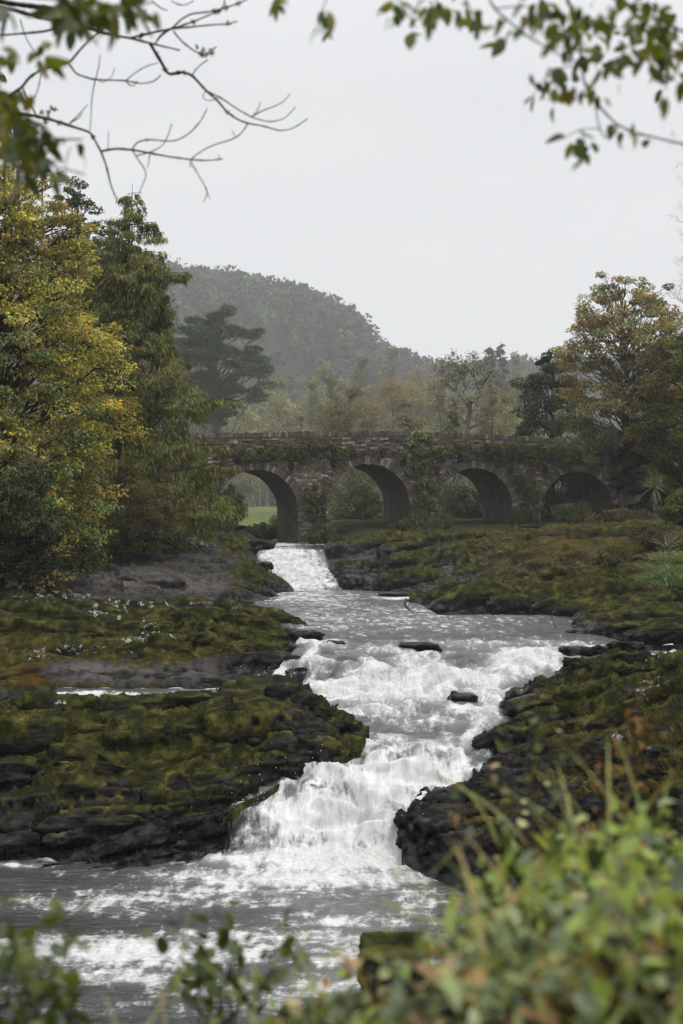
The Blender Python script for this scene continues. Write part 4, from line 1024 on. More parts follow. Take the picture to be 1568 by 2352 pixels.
for (c, zc, r) in ARCH:
    a = np.linspace(0, math.pi, 41)
    ss.append(c + r * np.cos(a) * 0.9999); ss.append(np.array([c - r - 1e-3, c + r + 1e-3]))
ss = np.unique(np.round(np.concatenate(ss), 5))
zb = soffit(ss); zt = ztop(ss) - 0.22
mb = MB(); nrow = 10
for t, rev in ((0.06, 0), (BW - 0.06, 1)):
    zz = zb[None] + (zt - zb)[None] * np.linspace(0, 1, nrow)[:, None]
    v = BP(np.broadcast_to(ss, zz.shape), t, zz)
    idx = np.arange(zz.size).reshape(zz.shape)
    q = np.stack([idx[:-1, :-1], idx[:-1, 1:], idx[1:, 1:], idx[1:, :-1]], -1).reshape(-1, 4)
    mb.add(v.reshape(-1, 3), q[:, ::-1] if rev else q)
tp = np.stack([BP(ss, 0.06, zt), BP(ss, 0.45, zt), BP(ss, 0.45, zt - 0.9), BP(ss, BW - 0.45, zt - 0.9), BP(ss, BW - 0.45, zt), BP(ss, BW - 0.06, zt)])
idx = np.arange(tp.shape[0] * tp.shape[1]).reshape(tp.shape[:2])
mb.add(tp.reshape(-1, 3), np.stack([idx[:-1, :-1], idx[:-1, 1:], idx[1:, 1:], idx[1:, :-1]], -1).reshape(-1, 4))
link('wall', mb.mesh('bridge_wall', B0, smooth=False), M['mortar'], bridge)
# vaults under the arches
for (c, zc, r) in ARCH:
    a = np.linspace(0, math.pi, 33)
    sv = np.concatenate([[c + r, c + r], c + r * np.cos(a), [c - r, c - r]])
    zv = np.concatenate([[-3, -1.2], zc - r + r * np.sin(a), [-1.2, -3]])
    tt = np.linspace(0.02, BW - 0.02, 18)
    S_, T_ = np.meshgrid(sv, tt); Z_ = np.broadcast_to(zv, S_.shape).copy()
    pv = BP(S_, T_, Z_).reshape(-1, 3)
    nzv = fbm(pv * 1.5, 3, 5) * 0.05
    cx = np.stack([S_.ravel() - c, np.zeros(S_.size), np.maximum(Z_.ravel() - (zc - r), 0)], 1); cx /= np.linalg.norm(cx, axis=1)[:, None] + 1e-6
    off = BP(cx[:, 0] * 1.0, 0, 0)[:, :2] - BO
    pv[:, :2] -= off * (nzv + 0.015)[:, None]; pv[:, 2] -= cx[:, 2] * (nzv + 0.015)
    mv = MB(); idx = np.arange(len(pv)).reshape(S_.shape)
    mv.add(pv, np.stack([idx[:-1, :-1], idx[:-1, 1:], idx[1:, 1:], idx[1:, :-1]], -1).reshape(-1, 4))
    link('vault', mv.mesh('vault', B0), M['barrel'], bridge)

_cube = np.array([[x, y, z] for z in (-.5, .5) for y in (-.5, .5) for x in (-.5, .5)])
_cq = np.array([[0, 2, 3, 1], [4, 5, 7, 6], [0, 1, 5, 4], [1, 3, 7, 5], [3, 2, 6, 7], [2, 0, 4, 6]])
stone_meshes = []
for i in range(12):
    m_ = MB(); m_.add(_cube + brng.normal(0, 0.055, (8, 3)), _cq)
    me = m_.mesh('stone', smooth=False); me.materials.append(M['stone']); stone_meshes.append(me)
def stone(name, s, t, z, dims, tilt=0.0):
    o = link(name, stone_meshes[brng.integers(12)], None, bridge)
    o.location = BP(s, t, z) - B0
    o.scale = dims
    o.rotation_euler = (brng.normal(0, 0.03), -tilt, BA + brng.normal(0, 0.03))
    return o
# coping of stones set on edge
s = -12.4
while s < 17.6:
    w = brng.uniform(0.12, 0.24); h = brng.uniform(0.25, 0.35)
    stone('coping_stone', s + w / 2, 0.25, ztop(s) - 0.26 + h / 2, (w * 0.93, 0.46, h), brng.normal(0.04, 0.12))
    s += w
# parapet rubble: the stones that show largest as parts, the rest joined
mass = MB(); nst = 0
def stone_col(n):
    return pal(brng, n, [(0.085, 0.073, 0.06), (0.13, 0.115, 0.095), (0.14, 0.112, 0.09), (0.20, 0.183, 0.157), (0.31, 0.293, 0.26)], [3, 4, 3, 2.2, 1.0], 0.2)
def mass_stone(s, z, w, h, proud=0.06, k=1.0):
    v = (_cube + brng.normal(0, 0.05, (8, 3))) * np.array([w, 0.16, h])
    an = brng.normal(0, 0.05); ca, sa = math.cos(an), math.sin(an)
    vs_, vz_ = v[:, 0] * ca - v[:, 2] * sa, v[:, 0] * sa + v[:, 2] * ca
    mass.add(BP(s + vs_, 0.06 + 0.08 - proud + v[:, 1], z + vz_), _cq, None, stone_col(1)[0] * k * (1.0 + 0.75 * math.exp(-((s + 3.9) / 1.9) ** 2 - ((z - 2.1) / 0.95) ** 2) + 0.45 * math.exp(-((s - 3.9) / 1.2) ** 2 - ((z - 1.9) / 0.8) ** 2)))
rows = []
for c in range(7):
    s = -12.4 + brng.uniform(0, 0.3)
    while s < 17.4:
        w = brng.uniform(0.25, 0.62); h = brng.uniform(0.10, 0.155)
        rows.append((s + w / 2, -0.34 - c * 0.145 - 0.07 + brng.normal(0, 0.012), w * 0.93, h))
        s += w
rows.sort(key=lambda r_: -r_[2] * r_[3])
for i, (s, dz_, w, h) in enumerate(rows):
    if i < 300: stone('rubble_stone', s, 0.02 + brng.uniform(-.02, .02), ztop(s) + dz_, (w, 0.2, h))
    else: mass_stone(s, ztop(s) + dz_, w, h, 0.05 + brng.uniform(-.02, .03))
# spandrel and pier rubble
z = 3.95
for c in range(52):
    hcourse = brng.uniform(0.105, 0.16); s = -12.4 + brng.uniform(0, 0.3)
    zlev = z
    while s < 17.4:
        w = brng.uniform(0.18, 0.5)
        sc_ = s + w / 2; zz = zlev + (ztop(sc_) - 5.1) * 0.6 - hcourse / 2
        if min(abs(zz - 0), 9) < 9:
            inside = False
            for (ca_, zc, r) in ARCH:
                dzc = zz - (zc - r)
                if (dzc > 0 and math.hypot(sc_ - ca_, dzc) < r + 0.52) or (dzc <= 0 and abs(sc_ - ca_) < r + w / 2 + 0.02): inside = True
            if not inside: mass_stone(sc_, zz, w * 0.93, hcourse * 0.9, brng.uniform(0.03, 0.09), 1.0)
        s += w
    z -= hcourse
    if z < -2.6: break
o = link('rubble_stonework', mass.mesh('rubble', B0, smooth=False), M['stonemass'], bridge); o['kind'] = 'stuff'
# arch rings of thin stones on edge
for (c, zc, r) in ARCH:
    n_ = int(math.pi * r / 0.2)
    for i in range(n_):
        a = math.pi * (i + 0.5) / n_ + brng.normal(0, 0.004)
        ln = brng.uniform(0.34, 0.56)
        o = stone('voussoir', c + (r + ln / 2 - 0.01) * math.cos(a), 0.015, zc - r + (r + ln / 2 - 0.01) * math.sin(a), (ln, 0.2 + brng.uniform(0, .05), math.pi * r / n_ * 0.9), a)
# iron tie plates
th = np.linspace(0, 2 * math.pi, 20, endpoint=False)
ring = MB()
pr = [(1.0, -0.10), (1.0, -0.02), (0.86, -0.02), (0.84, -0.055), (0.0, -0.055)]
vv = np.array([[rr * math.cos(a) * 0.19, dd, rr * math.sin(a) * 0.27] for (rr, dd) in [(1.0, 0.06), (1.0, -0.05), (0.84, -0.05), (0.8, 0.0), (0.02, 0.0)] for a in th])
idx = np.arange(len(vv)).reshape(5, 20)
ring.add(vv, np.stack([idx[:-1], np.roll(idx[:-1], -1, 1), np.roll(idx[1:], -1, 1), idx[1:]], -1).reshape(-1, 4))
ring_me = ring.mesh('tie_plate'); ring_me.materials.append(M['iron'])
cr = MB()
for (a, b) in ((0.03, 0.225), (0.155, 0.03)):
    cr.add(_cube * np.array([2 * a, 0.05, 2 * b]) + np.array([0, -0.035, 0]), _cq)
cross_me = cr.mesh('cross_bar', smooth=False); cross_me.materials.append(mat_plain('rusted_iron', [(0.02, 0.018, 0.017), (0.075, 0.065, 0.058)], 9, 0.7, 0.01))
for (u, v) in [(546, 1057), (623, 1049), (669, 1072), (766, 1065), (809, 1041), (878, 1041), (924, 1063), (1001, 1080), (1055, 1053), (1124, 1050), (1171, 1082), (1251, 1078)]:
    s, z = bridge_sz(u, v)
    o = link('tie_plate', ring_me, None, bridge); o.location = BP(s, -0.06, z) - B0; o.rotation_euler = (0, brng.normal(0, .1), BA)
    link('cross_bar', cross_me, None, o)

# ivy and other plants growing on the bridge
IVY = [(0.05, 0.065, 0.025), (0.085, 0.10, 0.035), (0.13, 0.135, 0.045), (0.18, 0.155, 0.065)]
IVYB = [(0.15, 0.20, 0.065), (0.25, 0.30, 0.11), (0.34, 0.38, 0.16), (0.09, 0.13, 0.045)]
def on_face(name, label, regs, cols, seed, L=0.10, W=0.085, depth=0.35, w=None, cat='ivy', stems=True, tintj=0.2):
    r = np.random.default_rng(seed)
    mc, mt = MB(), MB()
    cs = []
    for (u, v, ru, rv, n_) in regs:
        s0, z0 = bridge_sz(u, v); k = (BO[1] + s0 * BS) / F
        K = max(3, int(n_ / 60))
        a = r.uniform(0, 2 * math.pi, K); q = r.random(K) ** 0.5
        s_, z_ = s0 + np.cos(a) * q * ru * k, z0 + np.sin(a) * q * rv * k
        dep = -r.random(K) * depth
        cc = BP(s_, dep - 0.06, z_)
        cs.append(cc)
        clump_fill(mc, r, cc, r.uniform(0.14, 0.34, K), 60, L, W, cols, w, 0.9, -0.4, np.exp(r.normal(0, tintj, (K, 1))), 0.5, np.tile([[0.3, -0.9, 0]], (K, 1)))
        for c_ in cc[:: 3]:
            b = c_ + np.array([r.normal(0, .2), 0.1, -r.uniform(0.3, 0.9)])
            mt.tube(bez(b, c_, 0.0, 4, r, 0.04), 0.012, 4)
    base = np.concatenate(cs).mean(0); base[2] = np.concatenate(cs)[:, 2].min() - 0.4
    root = thing(name, label, cat, base)
    link('stem', mt.mesh('stem', base), M['bark'], root)
    link('leaves', mc.mesh('leaves', base), M['leaf'], root)
    return root
on_face('ivy', 'dull green creeper band along the wall between the first two arches', [(560, 1048, 60, 14, 1500), (660, 1040, 75, 17, 3000), (735, 1036, 65, 18, 2600), (775, 1045, 30, 12, 500), (845, 1042, 26, 12, 400)], IVY, 1)
on_face('ivy', 'bright green ivy patch hanging from the parapet top in mid bridge', [(958, 1012, 26, 18, 900), (966, 1030, 20, 12, 400), (962, 1000, 20, 8, 250)], IVYB, 2, 0.11, 0.1, 0.15)
on_face('ivy', 'leafy ivy on the pier between second and third arches', [(962, 1075, 28, 24, 1100), (975, 1110, 26, 40, 1500), (968, 1165, 26, 40, 1500), (935, 1045, 50, 12, 700), (1000, 1042, 45, 12, 900)], IVY + IVYB[:2], 3)
on_face('creeper', 'scrubby growth clothing the pier between first and second arches', [(712, 1130, 16, 28, 800), (728, 1170, 22, 30, 1200), (740, 1215, 24, 26, 1200), (750, 1165, 14, 40, 500)], IVY, 4, cat='creeper')
on_face('ivy', 'ivy bush bulging from the pier between the last two arches', [(1205, 1115, 24, 26, 1200), (1212, 1160, 22, 34, 1200), (1190, 1090, 16, 10, 250)], IVY + [(0.11, 0.15, 0.06)], 5)
on_face('creeper', 'thin creeper spread over the wall above the last two arches', [(1090, 1030, 75, 14, 1800), (1200, 1048, 60, 18, 2400), (1290, 1045, 65, 20, 2600), (1150, 1030, 60, 15, 1600), (1320, 1065, 60, 12, 900), (1240, 1030, 80, 12, 1000)], IVY, 6, cat='creeper')
on_face('ivy', 'dense dark ivy burying the far end of the bridge', [(1390, 1040, 45, 40, 2200), (1440, 1080, 40, 60, 2600), (1425, 1140, 30, 50, 1500), (1370, 1020, 30, 20, 700), (1480, 1040, 40, 60, 2000)], [(0.018, 0.03, 0.012), (0.03, 0.045, 0.018), (0.045, 0.06, 0.022)], 7, depth=0.6)

# ------------------------------------------------------------------ wood on the hill
HAZYP = [(0.026, 0.039, 0.0234), (0.0364, 0.052, 0.0286), (0.0494, 0.0624, 0.0338)]
r_ = np.random.default_rng(5)
hm = MB()
K = 1900
hx = r_.uniform(-330, 330, K); hy = 450 + 565 * r_.random(K) ** 0.7
nr_ = 300; hx = np.concatenate([hx, np.linspace(-260, 200, nr_)]); hy = np.concatenate([hy, YH - 4 + r_.normal(0, 8, nr_)]); K += nr_
hzv = hz(hx, hy) + 5.0
rad = 4.0 + 6.5 * r_.random(K) ** 1.6
cc = np.stack([hx, hy, hzv + rad * 0.3], 1)
tint = np.exp(r_.normal(0, 0.42, (K, 1))) * np.exp(r_.normal(0, 0.10, (K, 3)))
low = sm(640, 470, hy)[:, None]
tint = tint * (1 + low * np.array([1.6, 1.2, 0.4]) * (r_.random((K, 1)) < 0.6))
clump_fill(hm, r_, cc, rad, 58, 3.2, 2.3, HAZYP, None, 0.72, 0.2, tint, 1.0, None, 0.2, 0.75)
kind(link('hillside_wood', hm.mesh('hillside_wood'), M['needle']), 'stuff', 'hazy dark pine wood covering the hillside')

# pines that stand out on the skyline of the hill
def pine(name, label, base, H, prof, seed, nclump=70, per=170, cr=(0.9, 1.5), L=0.5, W=0.10, cols=HAZYP, **kw):
    return broadleaf(name, label, base, H, prof, seed, nclump, cr, per, L, W, cols, None, 0.42, kw.pop('trunk_r', 0.4), 0.8, bark=kw.pop('bark', 'greybark'),
                     mat='needle', cat='pine', updown=0.5, front=0.5, inner=0.3, nup=0.3, **kw)
sk = pine('skyline_pine', 'small flat topped pine standing up from the hill skyline, leftmost of three', (0, 0, 0), 21, [(0, 0), (0.5, .6), (.6, 6), (.8, 7.4), (1, 2.4)], 90, 26, 60, (2.3, 3.7), 2.1, 0.8)
for i, (u, v, s_) in enumerate([(684, 660, 1.0), (752, 690, .8), (815, 716, 1.15)]):
    x = (u - CU) * YH / F
    lab = ['small flat topped pine standing up from the hill skyline, leftmost of three', 'small pine on the hill skyline, middle one of three', 'pine at the steep shoulder of the hill skyline'][i]
    loc = (x, YH - 6, (CV - v) * YH / F - 21 * s_)
    if i == 0: sk.location = loc; sk.scale = (s_, s_, s_)
    else: copy_tree(sk, loc, s_, i * 2.1, lab)

# ------------------------------------------------------------------ trees behind the bridge
pine('scots_pine', 'large dark spreading pine in haze behind the bridge', (-19.6, 225, -0.5), 32,
     [(0, 0), (0.42, 0.2), (0.5, 4.0), (.58, 6.8), (0.7, 8.6), (0.8, 8.0), (0.9, 6.2), (1, 3.0)], 91, 120, 260, (1.2, 2.3), 0.62, 0.14,
     [(0.035, 0.055, 0.03), (0.05, 0.075, 0.038), (0.07, 0.092, 0.046)], trunk_r=0.5, limb_r=1.0)

AUT = [(0.221, 0.17, 0.0595), (0.272, 0.1785, 0.051), (0.17, 0.1615, 0.0595), (0.1275, 0.136, 0.051)]
OLV = [(0.136, 0.152, 0.056), (0.176, 0.176, 0.072), (0.096, 0.12, 0.0448)]
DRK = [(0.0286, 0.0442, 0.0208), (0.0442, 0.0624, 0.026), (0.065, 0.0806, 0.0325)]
PAL = [(0.255, 0.2465, 0.1275), (0.187, 0.204, 0.102), (0.306, 0.272, 0.1445)]
BR = [(0, 0.3), (0.12, 2.6), (0.3, 4.0), (0.55, 4.3), (0.8, 3.2), (1, 0.8)]
def mid(name, label, u, v, Y, H, W_, cols, seed, gz_=-0.5, n=90, per=110, L=0.26, Wd=0.18, **kw):
    """tree whose top shows at v, standing at depth Y"""
    H = (CV - v) * Y / F - gz_
    k = W_ * Y / F / 2 / 4.3
    return broadleaf(name, label, ((u - CU) * Y / F, Y, gz_), H, [(a, b * k) for a, b in BR], seed, n, (0.22 * W_ * Y / F / 2, 0.42 * W_ * Y / F / 2), per, L, Wd, cols, None,
                     kw.pop('flat', 0.7), kw.pop('trunk_r', 0.22), kw.pop('limb', 0.35), **kw)
protoA = mid('autumn_tree', 'hazy orange brown tree behind the middle of the bridge', 900, 868, 300, 0, 170, AUT, 101, L=0.45, Wd=0.32)
protoB = mid('olive_tree', 'hazy olive tree at the foot of the wooded hill, above the second arch', 760, 880, 280, 0, 150, OLV, 102, L=0.42, Wd=0.3)
protoC = mid('pale_tree', 'pale grey green willow below the hill, right of the big pine', 640, 870, 330, 0, 150, PAL, 103, L=0.5, Wd=0.34)
def cp(proto, name, label, u, v, Y, pu, pv, pY, wide, seed, gz_=-0.5):
    h0 = (CV - pv) * pY / F + 0.5; h = (CV - v) * Y / F - gz_
    w0 = pu * pY / F; w_ = wide * Y / F
    c = copy_tree(proto, ((u - CU) * Y / F, Y, gz_), (w_ / w0, w_ / w0, h / h0), seed * 1.7, label)
    c.name = name
    return c
bgl = [
    (protoA, 'autumn_tree', 'faint russet tree in haze beside the two spruces', 985, 862, 358, 130, (170, 868, 300)),
    (protoB, 'olive_tree', 'faint green tree in haze under the shoulder of the hill', 830, 838, 376, 120, (150, 880, 280)),
    (protoC, 'pale_tree', 'pale hazy tree rising behind the gnarled bare tree', 1070, 905, 262, 120, (150, 870, 330)),
    (protoC, 'pale_tree', 'pale yellowish willow in front of the dark evergreen', 1160, 905, 175, 110, (150, 870, 330)),
    (protoB, 'olive_tree', 'round hazy tree on the low skyline between hill and spruces', 900, 818, 525, 110, (150, 880, 280)),
    (protoA, 'autumn_tree', 'low russet tree on the far skyline left of the spruces', 960, 842, 507, 130, (170, 868, 300)),
    (protoB, 'olive_tree', 'hazy round tree on the skyline right of the spruces', 1185, 828, 490, 110, (150, 880, 280)),
    (protoC, 'pale_tree', 'pale tree in haze under the big pine boughs', 545, 900, 323, 140, (150, 870, 330)),
    (protoB, 'olive_tree', 'dim green tree hidden low behind the big pine trunk', 470, 930, 306, 140, (150, 880, 280)),
    (protoB, 'olive_tree', 'dim tree in mist beyond the meadow, seen through the first arch', 560, 1000, 376, 150, (150, 880, 280)),
    (protoC, 'pale_tree', 'misty tree beyond the meadow nearest the first pier', 660, 1000, 402, 140, (150, 870, 330)),
    (protoA, 'autumn_tree', 'small russet tree peeping over the parapet left of the creeper', 700, 905, 420, 130, (170, 868, 300)),
    (protoB, 'olive_tree', 'low green tree behind the parapet right of the gnarled tree', 1130, 925, 166, 110, (150, 880, 280)),
    (protoC, 'pale_tree', 'faint tree in haze at the foot of the hill slope', 740, 838, 393, 130, (150, 870, 330)),
]
for i, (pr_, nm, lab, u, v, Y, wide, (pu, pv, pY)) in enumerate(bgl): cp(pr_, nm, lab, u, v, Y, pu, pv, pY, wide, i + 1)
belt = [('olive_tree', protoB, (150, 880, 280), 520, 905, 380, 130, 'dim olive tree in the misty belt, first from the big pine'), ('pale_tree', protoC, (150, 870, 330), 600, 925, 360, 120, 'pale tree in the misty belt behind the bare birches'),
        ('autumn_tree', protoA, (170, 868, 300), 655, 915, 390, 130, 'dim russet tree in the misty belt past the birches'), ('olive_tree', protoB, (150, 880, 280), 715, 890, 370, 120, 'dim olive tree in the misty belt left of centre'),
        ('pale_tree', protoC, (150, 870, 330), 790, 875, 400, 130, 'pale tree in the misty belt over the second arch'), ('autumn_tree', protoA, (170, 868, 300), 850, 885, 350, 140, 'russet tree in the misty belt over the second arch'),
        ('autumn_tree', protoA, (170, 868, 300), 945, 880, 340, 130, 'russet tree in the misty belt over the second pier'), ('olive_tree', protoB, (150, 880, 280), 1010, 890, 330, 120, 'olive tree in the misty belt left of the gnarled tree'),
        ('pale_tree', protoC, (150, 870, 330), 1050, 880, 380, 120, 'pale tree in the misty belt behind the gnarled tree'), ('olive_tree', protoB, (150, 880, 280), 1190, 880, 320, 130, 'olive tree in the misty belt by the dark evergreen'),
        ('autumn_tree', protoA, (170, 868, 300), 1125, 880, 360, 130, 'russet tree in the misty belt in front of the spruces')]
for i, (nm, pr_, (pu, pv, pY), u, v, Y, wide, lab) in enumerate(belt): cp(pr_, nm, lab, u, v, Y, pu, pv, pY, wide, i + 31)
mid('autumn_shrub_tree', 'spreading sparse olive and russet tree just behind the parapet', 800, 888, 112, 0, 190, [(0.13, 0.12, 0.045), (0.16, 0.115, 0.045), (0.09, 0.095, 0.04)], 104, n=70, per=70, L=0.17, Wd=0.12, limb=1.0, bark='palebark', trunk_r=0.14, flat=0.45)
mid('autumn_shrub_tree', 'low brown leaved tree behind the parapet over the second pier', 935, 930, 112, 0, 130, [(0.12, 0.095, 0.045), (0.10, 0.09, 0.04), (0.075, 0.075, 0.035)], 105, n=60, per=90, L=0.17, Wd=0.12, limb=0.7, bark='palebark', trunk_r=0.1, flat=0.5)
mid('willow_bush', 'low green bush line behind the parapet above the third arch', 1040, 948, 118, 0, 120, OLV, 106, n=50, per=120, L=0.18, Wd=0.12, limb=0.5, bark='palebark', trunk_r=0.1)
mid('willow_bush', 'low grey green bush behind the parapet by the first pier', 690, 955, 118, 0, 120, PAL, 107, n=40, per=80, L=0.18, Wd=0.1, limb=0.8, bark='palebark', trunk_r=0.1)

def bare_tree(name, label, base, H, seed, n=1, depth=4, spread=0.75, curl=0.35, up=0.2, rad=0.12, leaves=None, bark='palebark', kids=3, lean=(0, 0, 1), trunk=0.4, cat='tree'):
    r = np.random.default_rng(seed); mt = MB(); tips = []
    base = np.asarray(base, float)
    for i in range(n):
        st = base + np.array([r.normal(0, 0.25 * (n > 1)), r.normal(0, 0.25 * (n > 1)), 0])
        d = np.array(lean, float) + r.normal(0, 0.18 * (n > 1), 3) * np.array([1, 1, 0])
        grow(mt, r, st, d, H * trunk, rad, depth, spread, curl, up, kids, 6, tips)
    root = thing(name, label, cat, base)
    link('trunk', mt.mesh('trunk', base), M[bark], root)
    if leaves:
        cols, k, L, W_, cr_ = leaves
        tp_ = np.array(tips); mc = MB()
        clump_fill(mc, r, tp_, np.full(len(tp_), cr_), k, L, W_, cols, None, 0.7, -0.1, np.exp(r.normal(0, .2, (len(tp_), 1))), 1.0)
        link('crown', mc.mesh('crown', base), M['leaf'], root)
    return root
for i, u in enumerate([585, 612, 640, 662, 690]):
    bare_tree('bare_birch', ['thin pale bare tree in the haze, nearest the big pine', 'second thin pale bare tree from the big pine', 'middle one of five thin pale bare trees', 'fourth thin pale bare tree from the big pine', 'pale bare tree farthest from the big pine'][i],
              P(u, 1180, 150 + 5 * i), 8.2 + 1.2 * math.sin(i * 2.3), 200 + i, 2, 3, 0.55, 0.25, 0.35, 0.09, None, 'palebark', 3, trunk=0.45)
r_ = np.random.default_rng(214); mt = MB(); YG = 108.0; gb = P(1066, 1178, YG); tips = []
for (w0, w1, pl) in [(15, 9, [(1068, 1178), (1066, 1060), (1070, 1000), (1074, 955), (1080, 925)]), (8, 4, [(1080, 925), (1098, 895), (1108, 880), (1122, 862), (1128, 846)]), (7, 3, [(1078, 938), (1062, 915), (1046, 895), (1040, 872), (1032, 850)]),
                     (6, 3, [(1046, 895), (1028, 886), (1016, 872), (1012, 858)]), (6, 3, [(1072, 975), (1050, 955), (1036, 945), (1020, 948), (1010, 942)]), (6, 3, [(1074, 985), (1095, 975), (1110, 972), (1124, 978)]), (6, 3, [(1098, 895), (1090, 870), (1078, 852), (1070, 840)]),
                     (5, 3, [(1086, 915), (1106, 912), (1122, 902), (1134, 900)]), (5, 3, [(1060, 912), (1068, 890), (1062, 868)])]:
    p_ = np.array([P(u, v, YG + 0.3 * math.sin(u * .3 + v * .11) * (v < 940) * 3) for u, v in pl]); t_ = np.linspace(0, 1, 12)
    q_ = np.stack([np.interp(t_, np.linspace(0, 1, len(p_)), p_[:, j]) for j in range(3)], 1) + r_.normal(0, 0.05, (12, 3)) * np.array([1, 1, .5])
    mt.tube(q_, np.linspace(w0, w1, 12) * 0.5 * YG / F, 6)
    for q in (q_[5], q_[7], q_[9], q_[11]):
        if q[2] < 6.0: continue
        for k in range(3):
            dd = unit(r_, 1)[0]; dd[2] = abs(dd[2]) * 0.7
            grow(mt, r_, q, dd, 0.9, 0.03, 2, 0.8, 0.6, 0.2, 2, 4, tips)
root = thing('gnarled_tree', 'gnarled pale trunked tree with sparse leaves rising over the bridge', 'tree', gb)
link('trunk', mt.mesh('trunk', gb), M['palebark'], root)
tp_ = np.array(tips)[::3]; mc = MB()
clump_fill(mc, r_, tp_, np.full(len(tp_), 0.36), 6, 0.16, 0.11, [(0.13, 0.135, 0.065), (0.17, 0.15, 0.065), (0.09, 0.10, 0.045)], None, 0.7, -0.1, np.exp(r_.normal(0, .2, (len(tp_), 1))), 1.0)
link('crown', mc.mesh('crown', gb), M['leaf'], root)

SPR = ([(0.035, 0.05, 0.035), (0.05, 0.066, 0.045)], [1, 1])
for i, (u, v, h) in enumerate([(1124, 790, 0), (1150, 776, 0)]):
    Y = 470; H = (CV - v) * Y / F
    cedar('spruce', ['slim hazy spruce, shorter of the pair behind the bridge', 'slim hazy spruce, taller of the pair behind the bridge'][i], ((u - CU) * Y / F, Y + 3 * i, -0.2), [(0, 0, H)], [(0, 4.8), (0.5, 3.9), (0.8, 2.2), (0.95, 0.8), (1, 0.15)],
          230 + i, 120, SPR, 6, 1.6, 0.42, 0.25, 0.4, 0.5, rise=0.05, hang=0.45)

# ------------------------------------------------------------------ trees and bushes on the far right bank
def gradr(zf, ang, r):
    return np.where((r.random(len(zf)) < 0.25 + 0.35 * zf)[:, None], np.array([1.15, 0.98, 0.8]), np.array([0.85, 1.03, 1.0]))
ORG = [(0.2852, 0.2205, 0.1122), (0.23, 0.2107, 0.1122), (0.1656, 0.1764, 0.0867), (0.2116, 0.2058, 0.102), (0.3312, 0.2107, 0.0918)]
broadleaf('autumn_maple', 'tall orange and olive autumn tree at the end of the bridge', P(1432, 1186, 87), 14.2,
          [(0, 0.0), (0.2, 0.2), (0.26, 2.4), (0.36, 3.4), (0.5, 4.7), (0.72, 4.7), (0.9, 3.6), (1, 1.6)], 301, 400, (0.4, 0.85), 95, 0.165, 0.12, ORG, [2, 3, 2.5, 3, 1.2], 0.55, 0.22, 0.5, bark='greybark', grad=gradr, inner=0.3, limb_r=0.9)
broadleaf('yew_tree', 'dark evergreen tree just behind the parapet of the last arch', P(1270, 1180, 103), 11.6,
          [(0, 2.4), (0.2, 3.6), (0.5, 3.7), (0.8, 2.6), (1, 1.0)], 302, 190, (0.5, 1.0), 130, 0.2, 0.14, DRK, None, 0.6, 0.2, 0.3, inner=0.3)
broadleaf('olive_maple', 'olive green tree with rusty tips at the picture edge, right of the autumn tree', P(1590, 1190, 78), 11.2,
          [(0, 0.8), (0.15, 2.2), (0.4, 3.3), (0.65, 3.2), (0.85, 2.0), (1, 0.6)], 303, 200, (0.4, 0.85), 150, 0.16, 0.12, [(0.10, 0.105, 0.03), (0.075, 0.085, 0.026), (0.15, 0.105, 0.03), (0.05, 0.062, 0.022)], None, 0.5, 0.2, 0.4, grad=gradr, inner=0.35)
cedar('dark_fir', 'dark low boughed fir under the autumn trees by the bridge end', P(1490, 1178, 84), [(0, 0, 7.6)], [(0, 2.4), (0.3, 2.6), (0.6, 2.0), (0.9, 0.8), (1, 0.2)], 304, 110,
      ([(0.014, 0.022, 0.012), (0.022, 0.032, 0.017)], [1, 1]), 24, 0.34, 0.1, 0.3, rise=0.1, hang=0.5)
r_ = np.random.default_rng(305); mt = MB(); wb = P(1612, 1190, 66)
for (u0, ut, vt) in ((1612, 1596, 262), (1600, 1578, 520)):
    st_ = np.array([P(u0 + (ut - u0) * t + 5 * math.sin(t * 9 + u0), 1190 + (vt - 1190) * t, 66) for t in np.linspace(0, 1, 16)])
    mt.tube(st_, np.linspace(0.11, 0.012, 16), 6)
    for k in range(20):
        i = r_.integers(8, 16); dd = np.array([r_.normal(-0.25, 0.5), r_.normal(0, 0.5), r_.uniform(0.3, 1.2)])
        grow(mt, r_, st_[i], dd, r_.uniform(0.6, 1.15), 0.013, 3, 0.75, 1.0, 0.25, 3, 4)
root = thing('twisted_willow', 'tall bare tree of curling thin twigs at the picture edge', 'tree', wb)
link('trunk', mt.mesh('trunk', wb), M['greybark'], root)

